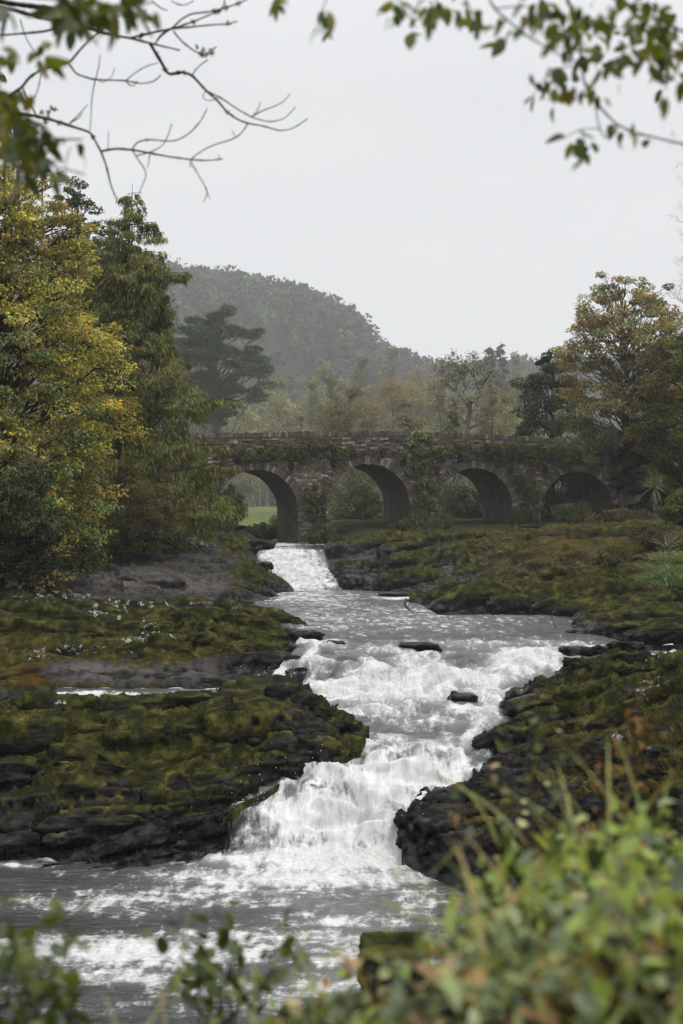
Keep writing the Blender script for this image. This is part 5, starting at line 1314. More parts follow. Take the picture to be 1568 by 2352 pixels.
def blades(mb, r, base, n, L, W_, spread, cols, bend=0.5, up=1.0, w=None, area=(0, 0)):
    c = np.asarray(base, float) + np.stack([r.normal(0, 1, n) * area[0], r.normal(0, 1, n) * area[1], np.zeros(n)], 1)
    d = unit(r, n); d[:, 2] = np.abs(d[:, 2]) * 0.5 + up; d[:, :2] *= spread
    d /= np.linalg.norm(d, axis=1)[:, None]
    Ls = L * r.uniform(0.6, 1.2, n)
    side = np.cross(d, [0.2, 1, 0.1]); side /= np.linalg.norm(side, axis=1)[:, None]
    hor = d * np.array([1, 1, 0]); hor /= np.linalg.norm(hor, axis=1)[:, None] + 1e-6
    col = pal(r, n, cols, w, 0.18)
    ts = [0, 0.35, 0.7, 1.0]
    V_ = np.empty((n, 8, 3))
    for i, t in enumerate(ts):
        p = c + d * (Ls * t)[:, None] + (hor * 0.6 + np.array([0, 0, -0.7])) * (Ls * bend * t * t)[:, None]
        ww = W_ * (1 - t ** 2 * 0.92) * 0.5
        V_[:, 2 * i] = p - side * ww; V_[:, 2 * i + 1] = p + side * ww
    off = (np.arange(n) * 8)[:, None, None]
    q = np.array([[0, 1, 3, 2], [2, 3, 5, 4], [4, 5, 7, 6]])[None] + off
    mb.add(V_.reshape(-1, 3), q.reshape(-1, 4), None, np.repeat(col, 8, 0))

def blade_mesh(L, W_, bend, seed):
    r = np.random.default_rng(seed); mb = MB()
    ts = np.linspace(0, 1, 7); v = []
    for t in ts:
        x = L * t; z = -bend * L * t * t
        ww = W_ * 0.5 * (0.7 + 0.6 * t) * (1 - t ** 3 * 0.97)
        v += [(x, -ww, z + 0.15 * ww), (x, 0, z), (x, ww, z + 0.15 * ww)]
    idx = np.arange(21).reshape(7, 3)
    mb.add(v, np.stack([idx[:-1, :-1], idx[:-1, 1:], idx[1:, 1:], idx[1:, :-1]], -1).reshape(-1, 4))
    return mb.mesh('blade')
M['sword'] = mat_leaf('cabbage_palm_leaf', 0.2, 0.4, 0.4, [(0.09, 0.12, 0.055), (0.14, 0.17, 0.085), (0.18, 0.20, 0.11)])
M['deadsword'] = mat_leaf('dry_palm_leaf', 0.2, 0.7, 0.1, [(0.22, 0.19, 0.12), (0.30, 0.26, 0.17)])
def cabbage_palm(label, c, size, seed, nb=70, dead=28):
    r = np.random.default_rng(seed)
    c = np.asarray(c, float); base = c - np.array([0, 0, 0.55 * size + 0.5])
    root = thing('cabbage_palm', label, 'palm', base)
    mt = MB(); mt.tube(np.array([base, (base + c) / 2, c]), [0.09 * size, 0.07 * size, 0.06 * size], 7)
    link('trunk', mt.mesh('trunk', base), M['greybark'], root)
    ms = [blade_mesh(size, 0.045 * size, b, i) for i, b in enumerate((0.05, 0.18, 0.4))]
    md = blade_mesh(size * 0.85, 0.04 * size, 0.25, 9)
    for m_ in ms: m_.materials.append(M['sword'])
    md.materials.append(M['deadsword'])
    for i in range(nb + dead):
        d_ = i >= nb
        o = link('dead_leaf' if d_ else 'leaf', md if d_ else ms[r.integers(3)], None, root)
        o.location = c - base
        el = r.uniform(-1.5, -0.75) if d_ else r.uniform(-0.25, 1.45)
        o.rotation_euler = (r.normal(0, .3), -el, r.uniform(0, 2 * math.pi))
        sc = r.uniform(0.75, 1.1); o.scale = (sc, 1, 1)
    return root
cabbage_palm('spiky cabbage palm on the bank by the bridge end', P(1503, 1120, 62), 0.95, 1)
cabbage_palm('small spiky cabbage palm above the long green grass', P(1532, 1262, 50), 0.75, 2, 45, 10)

def bush(name, label, c, rx, rz, seed, n=60, per=80, cr=(0.18, 0.4), L=0.09, W_=0.06, cols=OLV, cat='bush', flat=0.8, twigs=0, w=None, ry=None, upd=0.0):
    r = np.random.default_rng(seed)
    c = np.asarray(c, float); ry = ry or rx
    d = unit(r, n); d[:, 2] = np.abs(d[:, 2]); d[:, 1] = np.where(r.random(n) < 0.7, -np.abs(d[:, 1]), d[:, 1])
    cc = c + d * (0.45 + 0.55 * r.random((n, 1))) * np.array([rx, ry, rz])
    mt, mc = MB(), MB()
    for k in range(n):
        if r.random() < 0.5:
            mt.tube(bez(c + np.array([r.normal(0, .1), r.normal(0, .1), -0.3]), cc[k], 0.1, 6, r, 0.04 * rx), np.linspace(0.028, 0.006, 6) * max(.5, rx ** .5), 4)
    for k in range(twigs):
        dd = unit(r, 1)[0]; dd[2] = abs(dd[2]) + 0.9
        grow(mt, r, c, dd, rz * 0.8, 0.02, 2, 0.6, 0.3, 0.2, 3, 4)
    clump_fill(mc, r, cc, r.uniform(cr[0], cr[1], n), per, L, W_, cols, w, flat, upd, np.exp(r.normal(0, .2, (n, 1))), 0.9)
    root = thing(name, label, cat, c - np.array([0, 0, 0.3]))
    b = np.array(root.location)
    link('stem', mt.mesh('stem', b), M['bark'], root)
    link('crown', mc.mesh('crown', b), M['leaf'], root)
    return root
bush('gorse_bush', 'grey green shrub with bare twigs in front of the last arch', P(1318, 1196, 78), 1.4, 1.1, 401, 60, 90, (0.2, 0.45), 0.11, 0.05, [(0.07, 0.085, 0.04), (0.10, 0.11, 0.055), (0.055, 0.07, 0.03)], twigs=7, upd=0.5)
bush('round_bush', 'rounded bright green bush on the bank beside the palm', P(1566, 1190, 58), 1.2, 1.1, 402, 70, 110, (0.2, 0.4), 0.09, 0.06, [(0.085, 0.11, 0.03), (0.12, 0.14, 0.045), (0.06, 0.08, 0.025)])
bush('bracken', 'brown dying bracken along the top of the heathery mound', P(1425, 1196, 72), 1.9, 0.6, 403, 60, 70, (0.15, 0.3), 0.12, 0.05, [(0.12, 0.075, 0.035), (0.15, 0.11, 0.055), (0.08, 0.07, 0.03)], ry=1.0, upd=0.5, cat='bracken')
bush('bracken', 'rusty red fern patch under the last arch', P(1345, 1186, 82), 0.5, 0.5, 404, 16, 60, (0.12, 0.25), 0.11, 0.05, [(0.16, 0.05, 0.02), (0.12, 0.06, 0.03)], upd=0.4, cat='bracken')
bush('heather', 'dull brown heather tumbling over the mound near the picture edge', P(1500, 1250, 56), 1.3, 0.7, 405, 50, 70, (0.12, 0.28), 0.08, 0.045, [(0.06, 0.05, 0.028), (0.085, 0.07, 0.035), (0.055, 0.06, 0.025)], twigs=3, cat='heather')
bush('willow_scrub', 'sallow scrub growing low on the heathery mound', P(1400, 1290, 54), 0.9, 0.5, 406, 36, 60, (0.12, 0.25), 0.08, 0.05, [(0.07, 0.075, 0.03), (0.10, 0.09, 0.045)], twigs=3, cat='scrub')
bush('willow_scrub', 'small leafy sprig on the slope of the heathery mound', P(1195, 1320, 54), 0.35, 0.4, 407, 12, 50, (0.08, 0.16), 0.07, 0.04, [(0.08, 0.10, 0.04)], cat='scrub')
# foliage seen through the arches
bush('waterside_bush', 'leafy willow bush filling the second arch from behind', P(835, 1235, 101), 2.6, 4.4, 410, 150, 75, (0.35, 0.7), 0.15, 0.09, [(0.075, 0.085, 0.035), (0.055, 0.068, 0.028), (0.10, 0.10, 0.045)], twigs=4)
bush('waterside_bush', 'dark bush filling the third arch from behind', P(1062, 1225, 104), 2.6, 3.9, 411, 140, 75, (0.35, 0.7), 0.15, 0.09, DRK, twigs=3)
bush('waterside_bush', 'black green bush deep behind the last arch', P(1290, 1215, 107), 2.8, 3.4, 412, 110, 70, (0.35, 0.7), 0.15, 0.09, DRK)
bush('bank_bramble', 'bramble bank beyond the first arch at the river edge', P(615, 1236, 96), 1.6, 1.2, 413, 70, 100, (0.2, 0.45), 0.12, 0.09, [(0.06, 0.075, 0.028), (0.085, 0.09, 0.035)], ry=2.5)
bush('bank_bramble', 'scrub at the foot of the first pier by the water', P(745, 1244, 87.5), 1.2, 1.0, 414, 50, 90, (0.2, 0.4), 0.11, 0.08, [(0.055, 0.068, 0.026), (0.085, 0.085, 0.035)])
bush('bank_bramble', 'scrub heaped at the foot of the second pier', P(950, 1226, 88.5), 1.7, 1.0, 415, 60, 90, (0.2, 0.4), 0.11, 0.08, [(0.06, 0.072, 0.028), (0.09, 0.095, 0.04)])
bush('bank_bramble', 'tall grass and scrub before the third arch', P(1010, 1214, 87), 1.0, 0.9, 416, 40, 90, (0.2, 0.35), 0.2, 0.03, [(0.10, 0.115, 0.05), (0.075, 0.09, 0.038)], upd=1.0)
bush('bank_bramble', 'ivy scrub piled at the foot of the third pier', P(1205, 1215, 89), 1.2, 1.2, 417, 50, 90, (0.2, 0.4), 0.11, 0.08, [(0.05, 0.065, 0.026), (0.075, 0.085, 0.034)])

def tuft(name, label, spots, seed, L, W_, n, cols, cat='grass', spread=0.9, bend=0.5, area=(0.2, 0.2)):
    r = np.random.default_rng(seed); mb = MB()
    for p in spots: blades(mb, r, p, n, L, W_, spread, cols, bend, 1.0, None, area)
    base = np.mean(spots, 0)
    o = link(name, mb.mesh(name, base), M['blade'], None, base)
    return tag(o, label, cat)
GR = [(0.10, 0.15, 0.05), (0.14, 0.19, 0.07), (0.075, 0.12, 0.04)]
tuft('grass_tussock', 'long lush green grass clump at the picture edge over the pool', [P(u, v, Y) for (u, v, Y) in [(1500, 1335, 47), (1530, 1325, 46.5), (1560, 1315, 46), (1545, 1345, 45.5), (1590, 1330, 45), (1515, 1310, 48), (1565, 1290, 47)]], 501, 0.6, 0.022, 170, GR, area=(.3, .3), spread=1.3, bend=0.7)
tuft('grass_tussock', 'bright grass tuft below the small palm', [P(u, v, Y) for (u, v, Y) in [(1520, 1285, 49), (1545, 1280, 48.5)]], 502, 0.5, 0.02, 120, [(0.14, 0.17, 0.06), (0.2, 0.19, 0.09)], area=(.25, .25), spread=1.2)
# thin dry grass over the heathery mound
r_ = np.random.default_rng(9); mb = MB(); gpos = []
for _ in range(70):
    u = r_.uniform(1130, 1560); v = r_.uniform(1205, 1320); t = (v - 1200) / 120
    gpos.append(P(u, v - 6, 70 - 18 * t))
for p in gpos: blades(mb, r_, p - np.array([0, 0, 0.05]), 40, 0.28, 0.012, 1.2, [(0.13, 0.10, 0.05), (0.09, 0.085, 0.035), (0.07, 0.05, 0.03), (0.16, 0.13, 0.075)], 0.6, 1.0, None, (0.3, 0.3))
mb2 = MB()
for _ in range(260):
    u = r_.uniform(700, 1330); Yt = r_.uniform(76, 89); x_ = (u - CU) * Yt / F
    if x_ < 0.2 and Yt < 84: continue
    p_ = np.array([x_, Yt, gz(np.array(x_), np.array(Yt)) + 0.02])
    blades(mb2, r_, p_, 24, 0.42, 0.02, 1.1, [(0.075, 0.085, 0.032), (0.055, 0.068, 0.026), (0.10, 0.10, 0.045), (0.12, 0.10, 0.055)], 0.6, 1.0, None, (0.35, 0.35))
kind(link('bank_grass', mb2.mesh('bank_grass'), M['blade']), 'stuff', 'rank grass at the foot of the bridge')
kind(link('dry_grass', mb.mesh('dry_grass'), M['blade']), 'stuff', 'thin dry grass over the heathery rock mound')

# ------------------------------------------------------------------ left bank trees
def grady(zf, ang, r):
    y = np.clip(0.25 + 0.75 * zf + 0.35 * np.cos(ang), 0, 1)
    yel = (r.random(len(zf)) < y * 0.85)[:, None]
    return np.where(yel, np.array([1.25, 1.2, 0.8]), np.array([0.7, 0.9, 0.9]))
YEL = [(0.3982, 0.3302, 0.098), (0.292, 0.2762, 0.098), (0.1924, 0.2088, 0.0869), (0.1328, 0.1617, 0.0783), (0.4779, 0.2965, 0.0869)]
bx = (-40 - CU) * 49 / F
broadleaf('golden_beech', 'huge golden green autumn tree filling the picture edge over the rock bank', (bx, 49, -2.0), 14.2,
          [(0, 3.8), (0.07, 4.6), (0.16, 4.9), (0.26, 4.9), (0.36, 5.3), (0.48, 5.2), (0.58, 4.4), (0.70, 3.8), (0.82, 3.3), (0.92, 2.6), (1, 1.2)], 601,
          860, (0.40, 0.9), 130, 0.118, 0.084, YEL, [2.2, 3, 3, 2, 0.5], 0.42, 0.3, 0.3, front=0.62, inner=0.5, grad=grady, updown=-0.35, droop=0.3, tintj=0.2)
CED = ([(0.1141, 0.1327, 0.043), (0.1668, 0.1718, 0.0531), (0.2281, 0.2108, 0.0607), (0.0878, 0.1093, 0.038), (0.4212, 0.1562, 0.038)], [3, 4, 2, 3, 0.12])
cx_ = (318 - CU) * 62 / F
rc = broadleaf('red_cedar', 'tall drooping dark green conifer leaning over the bridge', (cx_ - 0.4, 62, -1.6), 12.6,
          [(0, 3.4), (0.1, 4.4), (0.22, 4.2), (0.36, 3.6), (0.5, 3.1), (0.62, 2.4), (0.75, 2.1), (0.86, 2.1), (0.95, 1.7), (1, 1.2)], 602, 600, (0.3, 0.75), 110, 0.24, 0.045, CED[0], CED[1], 0.95, 0.24, 0.35,
          mat='needle', front=0.62, inner=0.45, updown=-1.7, droop=0.12, nup=0.2, tintj=0.24, cat='conifer', limb_r=0.7)
sp1 = cedar('cedar_tops', 'x', (cx_, 62, -1.6), [(-0.3, 0, 15.9), (-1.2, 0.5, 14.6), (-2.2, 0.2, 14.1), (-0.75, -0.3, 13.9)], [(0, 0.0), (0.68, 0.0), (0.7, 2.6), (0.78, 1.9), (0.86, 1.2), (0.94, 0.6), (1, 0.15)], 612, 170, CED, 30, 0.26, 0.05, 0.16, 0.13, 0.6,
      azi=lambda a, zf: 0.45 + 0.85 * abs(math.sin(a * 3.1 + zf * 37.0)), rise=0.10)
# long boughs reaching out over the river
sp2 = cedar('cedar_boughs', 'x', (cx_, 62, -1.6), [(-0.3, 0, 13.0)], [(0, 4.4), (0.2, 5.4), (0.45, 4.6), (0.7, 3.4), (0.9, 2.2), (1, 1.0)], 613, 46, CED, 34, 0.27, 0.05, 0.2, 0.1, 0.9, rise=0.16)
for sp_o, nm_t, nm_c in ((sp1, 'spire', 'spire_foliage'), (sp2, 'bough', 'bough_foliage')):
    for ch in list(sp_o.children):
        ch.parent = rc; ch.location = sp_o.location - rc.location; ch.name = nm_t if ch.name.startswith('trunk') else nm_c
    bpy.data.objects.remove(sp_o)
broadleaf('oak_tree', 'grey green oak crown between the golden tree and the conifer', P(175, 1200, 74), 17.4,
          [(0, 0.5), (0.4, 1.8), (0.66, 3.0), (0.85, 2.4), (1, 0.8)], 603, 240, (0.35, 0.75), 110, 0.15, 0.1, [(0.075, 0.085, 0.035), (0.055, 0.068, 0.028), (0.10, 0.105, 0.045)], None, 0.5, 0.2, 0.5, inner=0.3)
broadleaf('hazel', 'browning hazel crown against the conifer', P(275, 1230, 57), 8.6,
          [(0, 0.4), (0.5, 0.8), (0.75, 1.4), (0.92, 1.0), (1, 0.3)], 604, 80, (0.25, 0.5), 110, 0.1, 0.075, [(0.13, 0.10, 0.045), (0.10, 0.095, 0.04), (0.075, 0.085, 0.035)], None, 0.5, 0.1, 0.5)
mt = MB(); b_ = P(96, 1190, 76); r_ = np.random.default_rng(605); zz_ = np.linspace(0, 1, 12)
sp_ = b_ + np.stack([0.05 * np.sin(zz_ * 9), 0 * zz_, 21.0 * zz_], 1); mt.tube(sp_, np.linspace(0.16, 0.02, 12), 6)
for k in range(46):
    t_ = r_.uniform(0.72, 1.0); a_ = r_.uniform(0, 6.28); p_ = b_ + np.array([0, 0, 21 * t_]); e_ = p_ + np.array([math.cos(a_), math.sin(a_), 0.5]) * r_.uniform(0.3, 1.4) * (1.25 - t_)
    mt.tube(bez(p_, e_, -0.08, 5, r_, 0.03), np.linspace(0.02, 0.006, 5), 4)
o = link('dead_spire', mt.mesh('dead_spire', b_), M['greybark'], None, b_); tag(o, 'thin dead spire of a tree above the golden tree', 'tree')
cedar('weeping_cypress', 'pale weeping conifer top at the picture edge above the golden tree', P(-20, 1190, 80), [(0, 0, 26.5)], [(0, 2), (0.7, 2.2), (0.9, 1.5), (1, 0.2)], 606, 120,
      ([(0.075, 0.09, 0.05), (0.10, 0.115, 0.06)], [1, 1]), 12, 0.5, 0.1, 0.3, hang=1.2)
bush('willow_bush', 'pale olive willow bush at the foot of the conifer', P(345, 1228, 57), 1.5, 2.2, 607, 120, 120, (0.2, 0.42), 0.075, 0.045, [(0.12, 0.115, 0.05), (0.085, 0.09, 0.038), (0.15, 0.135, 0.065)], twigs=4)
bush('brown_thicket', 'brown twiggy thicket under the conifer by the rock bank', P(290, 1245, 56), 1.2, 1.5, 608, 50, 70, (0.15, 0.35), 0.07, 0.045, [(0.075, 0.06, 0.03), (0.06, 0.058, 0.028)], twigs=6)
bush('rhododendron', 'glossy green rhododendron at the picture edge under the golden tree', P(50, 1230, 44.5), 1.5, 2.5, 609, 120, 80, (0.2, 0.4), 0.14, 0.05, [(0.045, 0.062, 0.026), (0.075, 0.095, 0.042), (0.11, 0.125, 0.06)])
bush('shade_thicket', 'dark thicket, its leaf colour holding the shade at the foot of the golden tree', P(60, 1300, 46), 3.0, 1.4, 610, 90, 90, (0.3, 0.55), 0.11, 0.07, [(0.02, 0.028, 0.012), (0.03, 0.036, 0.016)])  # shadow below the tree put in as a clump of near-black leaves
bush('low_conifer', 'low drooping evergreen sprays beside the first arch', P(520, 1200, 70), 1.2, 2.3, 611, 60, 90, (0.25, 0.45), 0.3, 0.05, [(0.045, 0.06, 0.026), (0.065, 0.078, 0.03)], upd=-1.0)
tuft('grass_tussock', 'yellow green grass tuft on the grey slab rock', [P(400, 1300, 55), P(410, 1302, 55)], 503, 0.3, 0.012, 120, [(0.13, 0.13, 0.05), (0.09, 0.10, 0.035)], area=(.25, .15), spread=1.3)
tuft('grass_tussock', 'thin dry grass sprig on the ledge end at the picture edge', [P(30, 1330, 47), P(60, 1325, 47)], 504, 0.35, 0.012, 60, [(0.13, 0.11, 0.05), (0.09, 0.09, 0.035)], area=(.2, .15))
# drift log on the bank below the conifer
mb = MB(); lp = np.array([P(470, 1222, 70), P(484, 1219, 70), P(496, 1213, 70), P(506, 1208, 70)]); mb.tube(lp, [0.07, 0.085, 0.08, 0.03], 7); mb.tube(np.array([lp[1], lp[1] + np.array([.1, 0, -.25])]), [0.05, 0.03], 5)
tag(link('drift_log', mb.mesh('drift_log', lp[0]), M['iron'], None, lp[0]), 'black drift log on the bank before the first arch', 'log')

# ------------------------------------------------------------------ spray thrown up by the falls
r_ = np.random.default_rng(12); mb = MB()
octv = np.array([[1, 0, 0], [-1, 0, 0], [0, 1, 0], [0, -1, 0], [0, 0, 1], [0, 0, -1]], float)
octt = np.array([[0, 2, 4], [2, 1, 4], [1, 3, 4], [3, 0, 4], [2, 0, 5], [1, 2, 5], [3, 1, 5], [0, 3, 5]])
sp = []
for (u, v, Y, ru, rv, n_) in [(640, 1545, 31.2, 60, 14, 240), (850, 1535, 31.0, 60, 16, 220), (960, 1525, 31.0, 70, 18, 260), (1090, 1545, 31.0, 60, 14, 160), (1200, 1510, 32, 80, 18, 220), (600, 1870, 23.4, 120, 60, 420),
                              (760, 1800, 24.2, 160, 60, 420), (900, 1880, 23.0, 80, 80, 300), (560, 1960, 22.4, 160, 12, 220), (680, 1310, 62.5, 50, 30, 120)]:
    for _ in range(n_ // 3): sp.append(P(u + r_.normal(0, .6) * ru, v + r_.normal(0, .6) * rv, Y - r_.uniform(0, .35)))
sp = np.array(sp); rr = 0.003 + 0.008 * r_.random(len(sp)) ** 2.5 * (sp[:, 1] / 28)
V_ = sp[:, None] + octv[None] * rr[:, None, None] * np.array([1, 1, 1.3])
mb.add(V_.reshape(-1, 3), None, (octt[None] + (np.arange(len(sp)) * 6)[:, None, None]).reshape(-1, 3))
kind(link('spray', mb.mesh('spray'), mat_plain('white_spray', [(0.8, 0.8, 0.8), (0.86, 0.86, 0.86)], 3, 0.5)), 'stuff', 'white droplets thrown up by the falls')

# ------------------------------------------------------------------ overhanging branches in front
def leaf_shape(L, W_, fold=0.25, bend=0.2, lobes=0.0, n=7, seed=0):
    t = np.linspace(0, 1, n)
    wd = W_ * 0.5 * np.sin(math.pi * t ** 0.8) ** 0.75
    wd[0] = 0.02 * W_; wd[-1] = 0.0
    v = []
    for a, b in zip(t, wd):
        z = -bend * L * a * a
        v += [(L * a, -b, z + fold * b), (L * a, 0, z), (L * a, b, z + fold * b)]
    idx = np.arange(3 * n).reshape(n, 3)
    mb = MB(); mb.add(v, np.stack([idx[:-1, :-1], idx[:-1, 1:], idx[1:, 1:], idx[1:, :-1]], -1).reshape(-1, 4))
    return mb.mesh('leaf')
def leafset(mat, L, W_, **kw):
    out = []
    for i, (b, f) in enumerate(((0.1, 0.2), (0.3, 0.3), (-0.1, 0.35), (0.5, 0.1))):
        m_ = leaf_shape(L * (0.9 + 0.1 * i), W_ * (1.08 - 0.06 * i), f, b); m_.materials.append(mat); out.append(m_)
    return out
M['dkleaf'] = mat_leaf('dark_green_leaf', 0.35, 0.45, 0.35, [(0.022, 0.038, 0.010), (0.04, 0.06, 0.014), (0.07, 0.085, 0.018), (0.10, 0.095, 0.018)])
M['ylleaf'] = mat_leaf('yellowing_leaf', 0.5, 0.45, 0.3, [(0.035, 0.058, 0.012), (0.06, 0.088, 0.016), (0.10, 0.125, 0.022), (0.15, 0.155, 0.03), (0.13, 0.10, 0.022), (0.045, 0.07, 0.014)])
M['bramble'] = mat_leaf('bramble_leaf', 0.25, 0.36, 0.6, [(0.0216, 0.036, 0.0168), (0.085, 0.1381, 0.0595), (0.1488, 0.2125, 0.0744), (0.03, 0.048, 0.024), (0.2338, 0.2976, 0.0956), (0.3401, 0.3613, 0.1169), (0.1913, 0.2657, 0.1381), (0.036, 0.054, 0.024), (0.425, 0.3401, 0.1276), (0.2976, 0.1381, 0.0637)])  # darkest stops put the shade inside the bush into leaf colour
M['fresh'] = mat_leaf('fresh_leaf', 0.4, 0.45, 0.3, [(0.2015, 0.3032, 0.0641), (0.3023, 0.3978, 0.0914), (0.4029, 0.4735, 0.1373), (0.1679, 0.2558, 0.0732)])
M['alder'] = mat_leaf('sapling_leaf', 0.35, 0.42, 0.4, [(0.0378, 0.063, 0.0176), (0.063, 0.0945, 0.0227), (0.1008, 0.126, 0.0277), (0.1386, 0.1512, 0.0315)])
M['dry'] = mat_leaf('dry_stalk_leaf', 0.3, 0.7, 0.1, [(0.16, 0.07, 0.025), (0.22, 0.13, 0.05), (0.12, 0.06, 0.03)])
def face(o, d, r, roll=0.5):
    """aim a leaf (x along its length) in direction d with a random roll"""
    q = Vector(d).to_track_quat('X', 'Z')
    o.rotation_mode = 'QUATERNION'
    from mathutils import Quaternion
    o.rotation_quaternion = q @ Quaternion((1, 0, 0), r.normal(0, roll))

def traced(lines, Y, sc, ox, oy, r, dy=0.5):
    """twig polylines read off the photograph, given their own depth and thickness"""
    mb = MB(); pts_all = []
    for (w0, w1, dY0, dY1, pl) in lines:
        pl = np.asarray(pl, float)
        d = np.concatenate([[0], np.cumsum(np.linalg.norm(np.diff(pl, axis=0), axis=1))])
        n = max(5, int(d[-1] / 14)); t = np.linspace(0, d[-1], n)
        x = np.interp(t, d, pl[:, 0]); y = np.interp(t, d, pl[:, 1])
        k = np.array([.25, .5, .25])
        for _ in range(2):
            x[1:-1] = np.convolve(x, k, 'valid'); y[1:-1] = np.convolve(y, k, 'valid')
        Yv = Y + np.linspace(dY0, dY1, n) + 0.02 * np.cumsum(r.normal(0, 1, n))
        p = np.array([P(ox + sc * a, oy + sc * b, c) for a, b, c in zip(x, y, Yv)])
        rad = np.linspace(w0, w1, n) * sc * 0.5 * Yv / F
        rad = rad * (1 + 0.22 * np.abs(r.normal(0, 1, n)) * (r.random(n) < 0.3))      # knobbly buds
        mb.tube(p, rad, 6); pts_all.append(p)
    return mb, pts_all

TL = [
    (26, 20, 0, 0, [(-60, -8), (60, 18), (150, 28), (270, 42), (330, 40)]),
    (22, 7, 0, .2, [(-60, 25), (50, 40), (130, 65), (250, 95), (400, 128), (500, 158), (600, 175), (690, 198), (760, 215), (825, 230)]),
    (15, 4, .15, .7, [(690, 198), (712, 235), (745, 290), (775, 345), (840, 328), (885, 345), (920, 385), (950, 418), (1000, 460), (1040, 510), (1090, 548), (1140, 567), (1210, 578), (1290, 602), (1350, 590), (1415, 545)]),
    (7, 4, .5, .3, [(950, 418), (1010, 445), (1090, 500), (1160, 540), (1240, 562), (1310, 545), (1360, 490)]),
    (6, 4, .4, .5, [(1160, 535), (1200, 510), (1270, 485), (1310, 465), (1332, 432)]),
    (4, 3, .4, .4, [(1160, 535), (1190, 505), (1198, 465)]),
    (6, 5, .6, .2, [(1140, 567), (1110, 615), (1070, 640), (1000, 660), (950, 680), (910, 705), (880, 730)]),
    (4, 3, .4, .4, [(1085, 632), (1075, 615), (1066, 598)]),
    (5, 4, .4, .3, [(950, 415), (925, 440), (945, 465), (990, 460), (1010, 445)]),
    (12, 6, 0, -.2, [(600, 175), (700, 150), (800, 130), (870, 125), (960, 115), (1050, 110), (1090, 98)]),
    (10, 6, 0, -.4, [(715, 200), (740, 160), (800, 125), (830, 90), (880, 62), (960, 55), (1040, 35), (1110, 10), (1160, -15)]),
    (8, 6, -.1, -.3, [(800, 130), (900, 95), (960, 70), (1020, 45), (1035, 0)]),
    (8, 5, -.1, .3, [(800, 145), (830, 185), (880, 225), (920, 250), (955, 245), (995, 215)]),
    (6, 5, .3, .4, [(955, 275), (905, 310), (885, 345)]),
    (8, 12, 0, 0, [(-40, 165), (90, 155), (200, 145), (270, 128)]),
    (9, 14, 0, .3, [(510, 110), (440, 160), (390, 205), (355, 245), (320, 290), (250, 305), (180, 325), (130, 360), (105, 400), (50, 435), (-40, 470)]),
    (9, 5, .2, .5, [(320, 295), (350, 340), (430, 365), (510, 368), (580, 370), (650, 385), (710, 375), (740, 345)]),
    (6, 4, .3, .2, [(440, 365), (425, 430), (420, 520), (415, 600)]), (6, 3, .3, .3, [(440, 365), (455, 310), (462, 250)]),
    (4, 3, .3, .3, [(450, 365), (470, 385), (500, 368), (520, 350), (528, 310)]),
    (6, 4, .4, .1, [(580, 370), (620, 335), (680, 300), (725, 290)]), (5, 4, .4, .4, [(580, 372), (600, 400), (625, 398), (632, 370)]),
    (16, 10, .5, .3, [(-40, 505), (60, 515), (150, 530), (240, 550), (330, 580), (420, 608), (440, 650), (465, 695)]),
    (10, 5, .3, .2, [(465, 695), (490, 760), (510, 850), (545, 935)]),
    (8, 7, .3, .4, [(105, 400), (120, 440), (150, 490), (165, 525)]),
    (11, 5, .3, .0, [(465, 695), (530, 682), (610, 688), (700, 705), (780, 720), (870, 732), (950, 738), (1025, 730)]),
    (7, 5, .2, .5, [(610, 685), (630, 650), (690, 640), (780, 650), (830, 640), (880, 605), (925, 555), (955, 495)]),
    (6, 4, .2, .1, [(610, 690), (640, 740), (670, 780), (675, 810), (655, 850), (640, 890)]), (4, 4, .2, .2, [(690, 705), (680, 770)]),
    (6, 4, .2, .5, [(630, 715), (690, 700), (750, 670), (775, 620), (790, 570)]),
    (5, 4, .1, -.2, [(875, 735), (905, 790), (940, 850), (960, 885), (935, 930)]), (4, 3, 0, 0, [(940, 850), (955, 890), (968, 915)]), (4, 3, 0, 0, [(880, 735), (868, 775), (885, 765)]),
    (4, 3, 0, 0, [(1010, 735), (1005, 705)]), (4, 3, .2, .2, [(498, 685), (500, 600)]),
    (6, 4, .4, .4, [(320, 570), (360, 530), (405, 480)]), (5, 3, .4, .4, [(330, 560), (365, 545), (380, 520)]),
    (10, 5, .5, .3, [(45, 512), (28, 620), (20, 740), (20, 880), (40, 970), (75, 1040), (70, 1090), (20, 1110)]), (6, 4, .4, .3, [(62, 1010), (150, 1030), (210, 1000), (230, 960)]),
    (6, 4, 0, .2, [(95, 90), (110, 150), (140, 210), (170, 250)]), (5, 4, 0, .2, [(190, 335), (180, 400), (160, 450)]),
    (7, 5, 0, 0, [(700, 5), (740, 40), (770, 48)]), (5, 4, -.2, -.2, [(790, 5), (840, 30), (890, 5)]),
]
r_ = np.random.default_rng(31)
mb, tpts = traced(TL, 7.6, 0.5, 0, 0, r_)
base = P(-30, 5, 7.6)
lb = thing('overhanging_branch', 'lichened nearly bare branch reaching in from the upper corner against the sky', 'branch', base)
link('wood', mb.mesh('wood', base), M['twig'], lb)
lich = MB()
lp_ = np.concatenate(tpts[:4] + tpts[9:13] + [tpts[22]])
cc = lp_[r_.choice(len(lp_), 22)]
cc = np.concatenate([cc, np.repeat([P(465, 122, 7.8)], 6, 0) + r_.normal(0, .02, (6, 3)), np.repeat([P(118, 262, 7.9)], 8, 0) + r_.normal(0, .03, (8, 3))])
clump_fill(lich, r_, cc, np.full(len(cc), 0.017), 16, 0.016, 0.01, [(0.16, 0.17, 0.11), (0.22, 0.23, 0.16), (0.09, 0.095, 0.05)], None, 1.0)
link('lichen', lich.mesh('lichen', base), M['leaf'], lb)

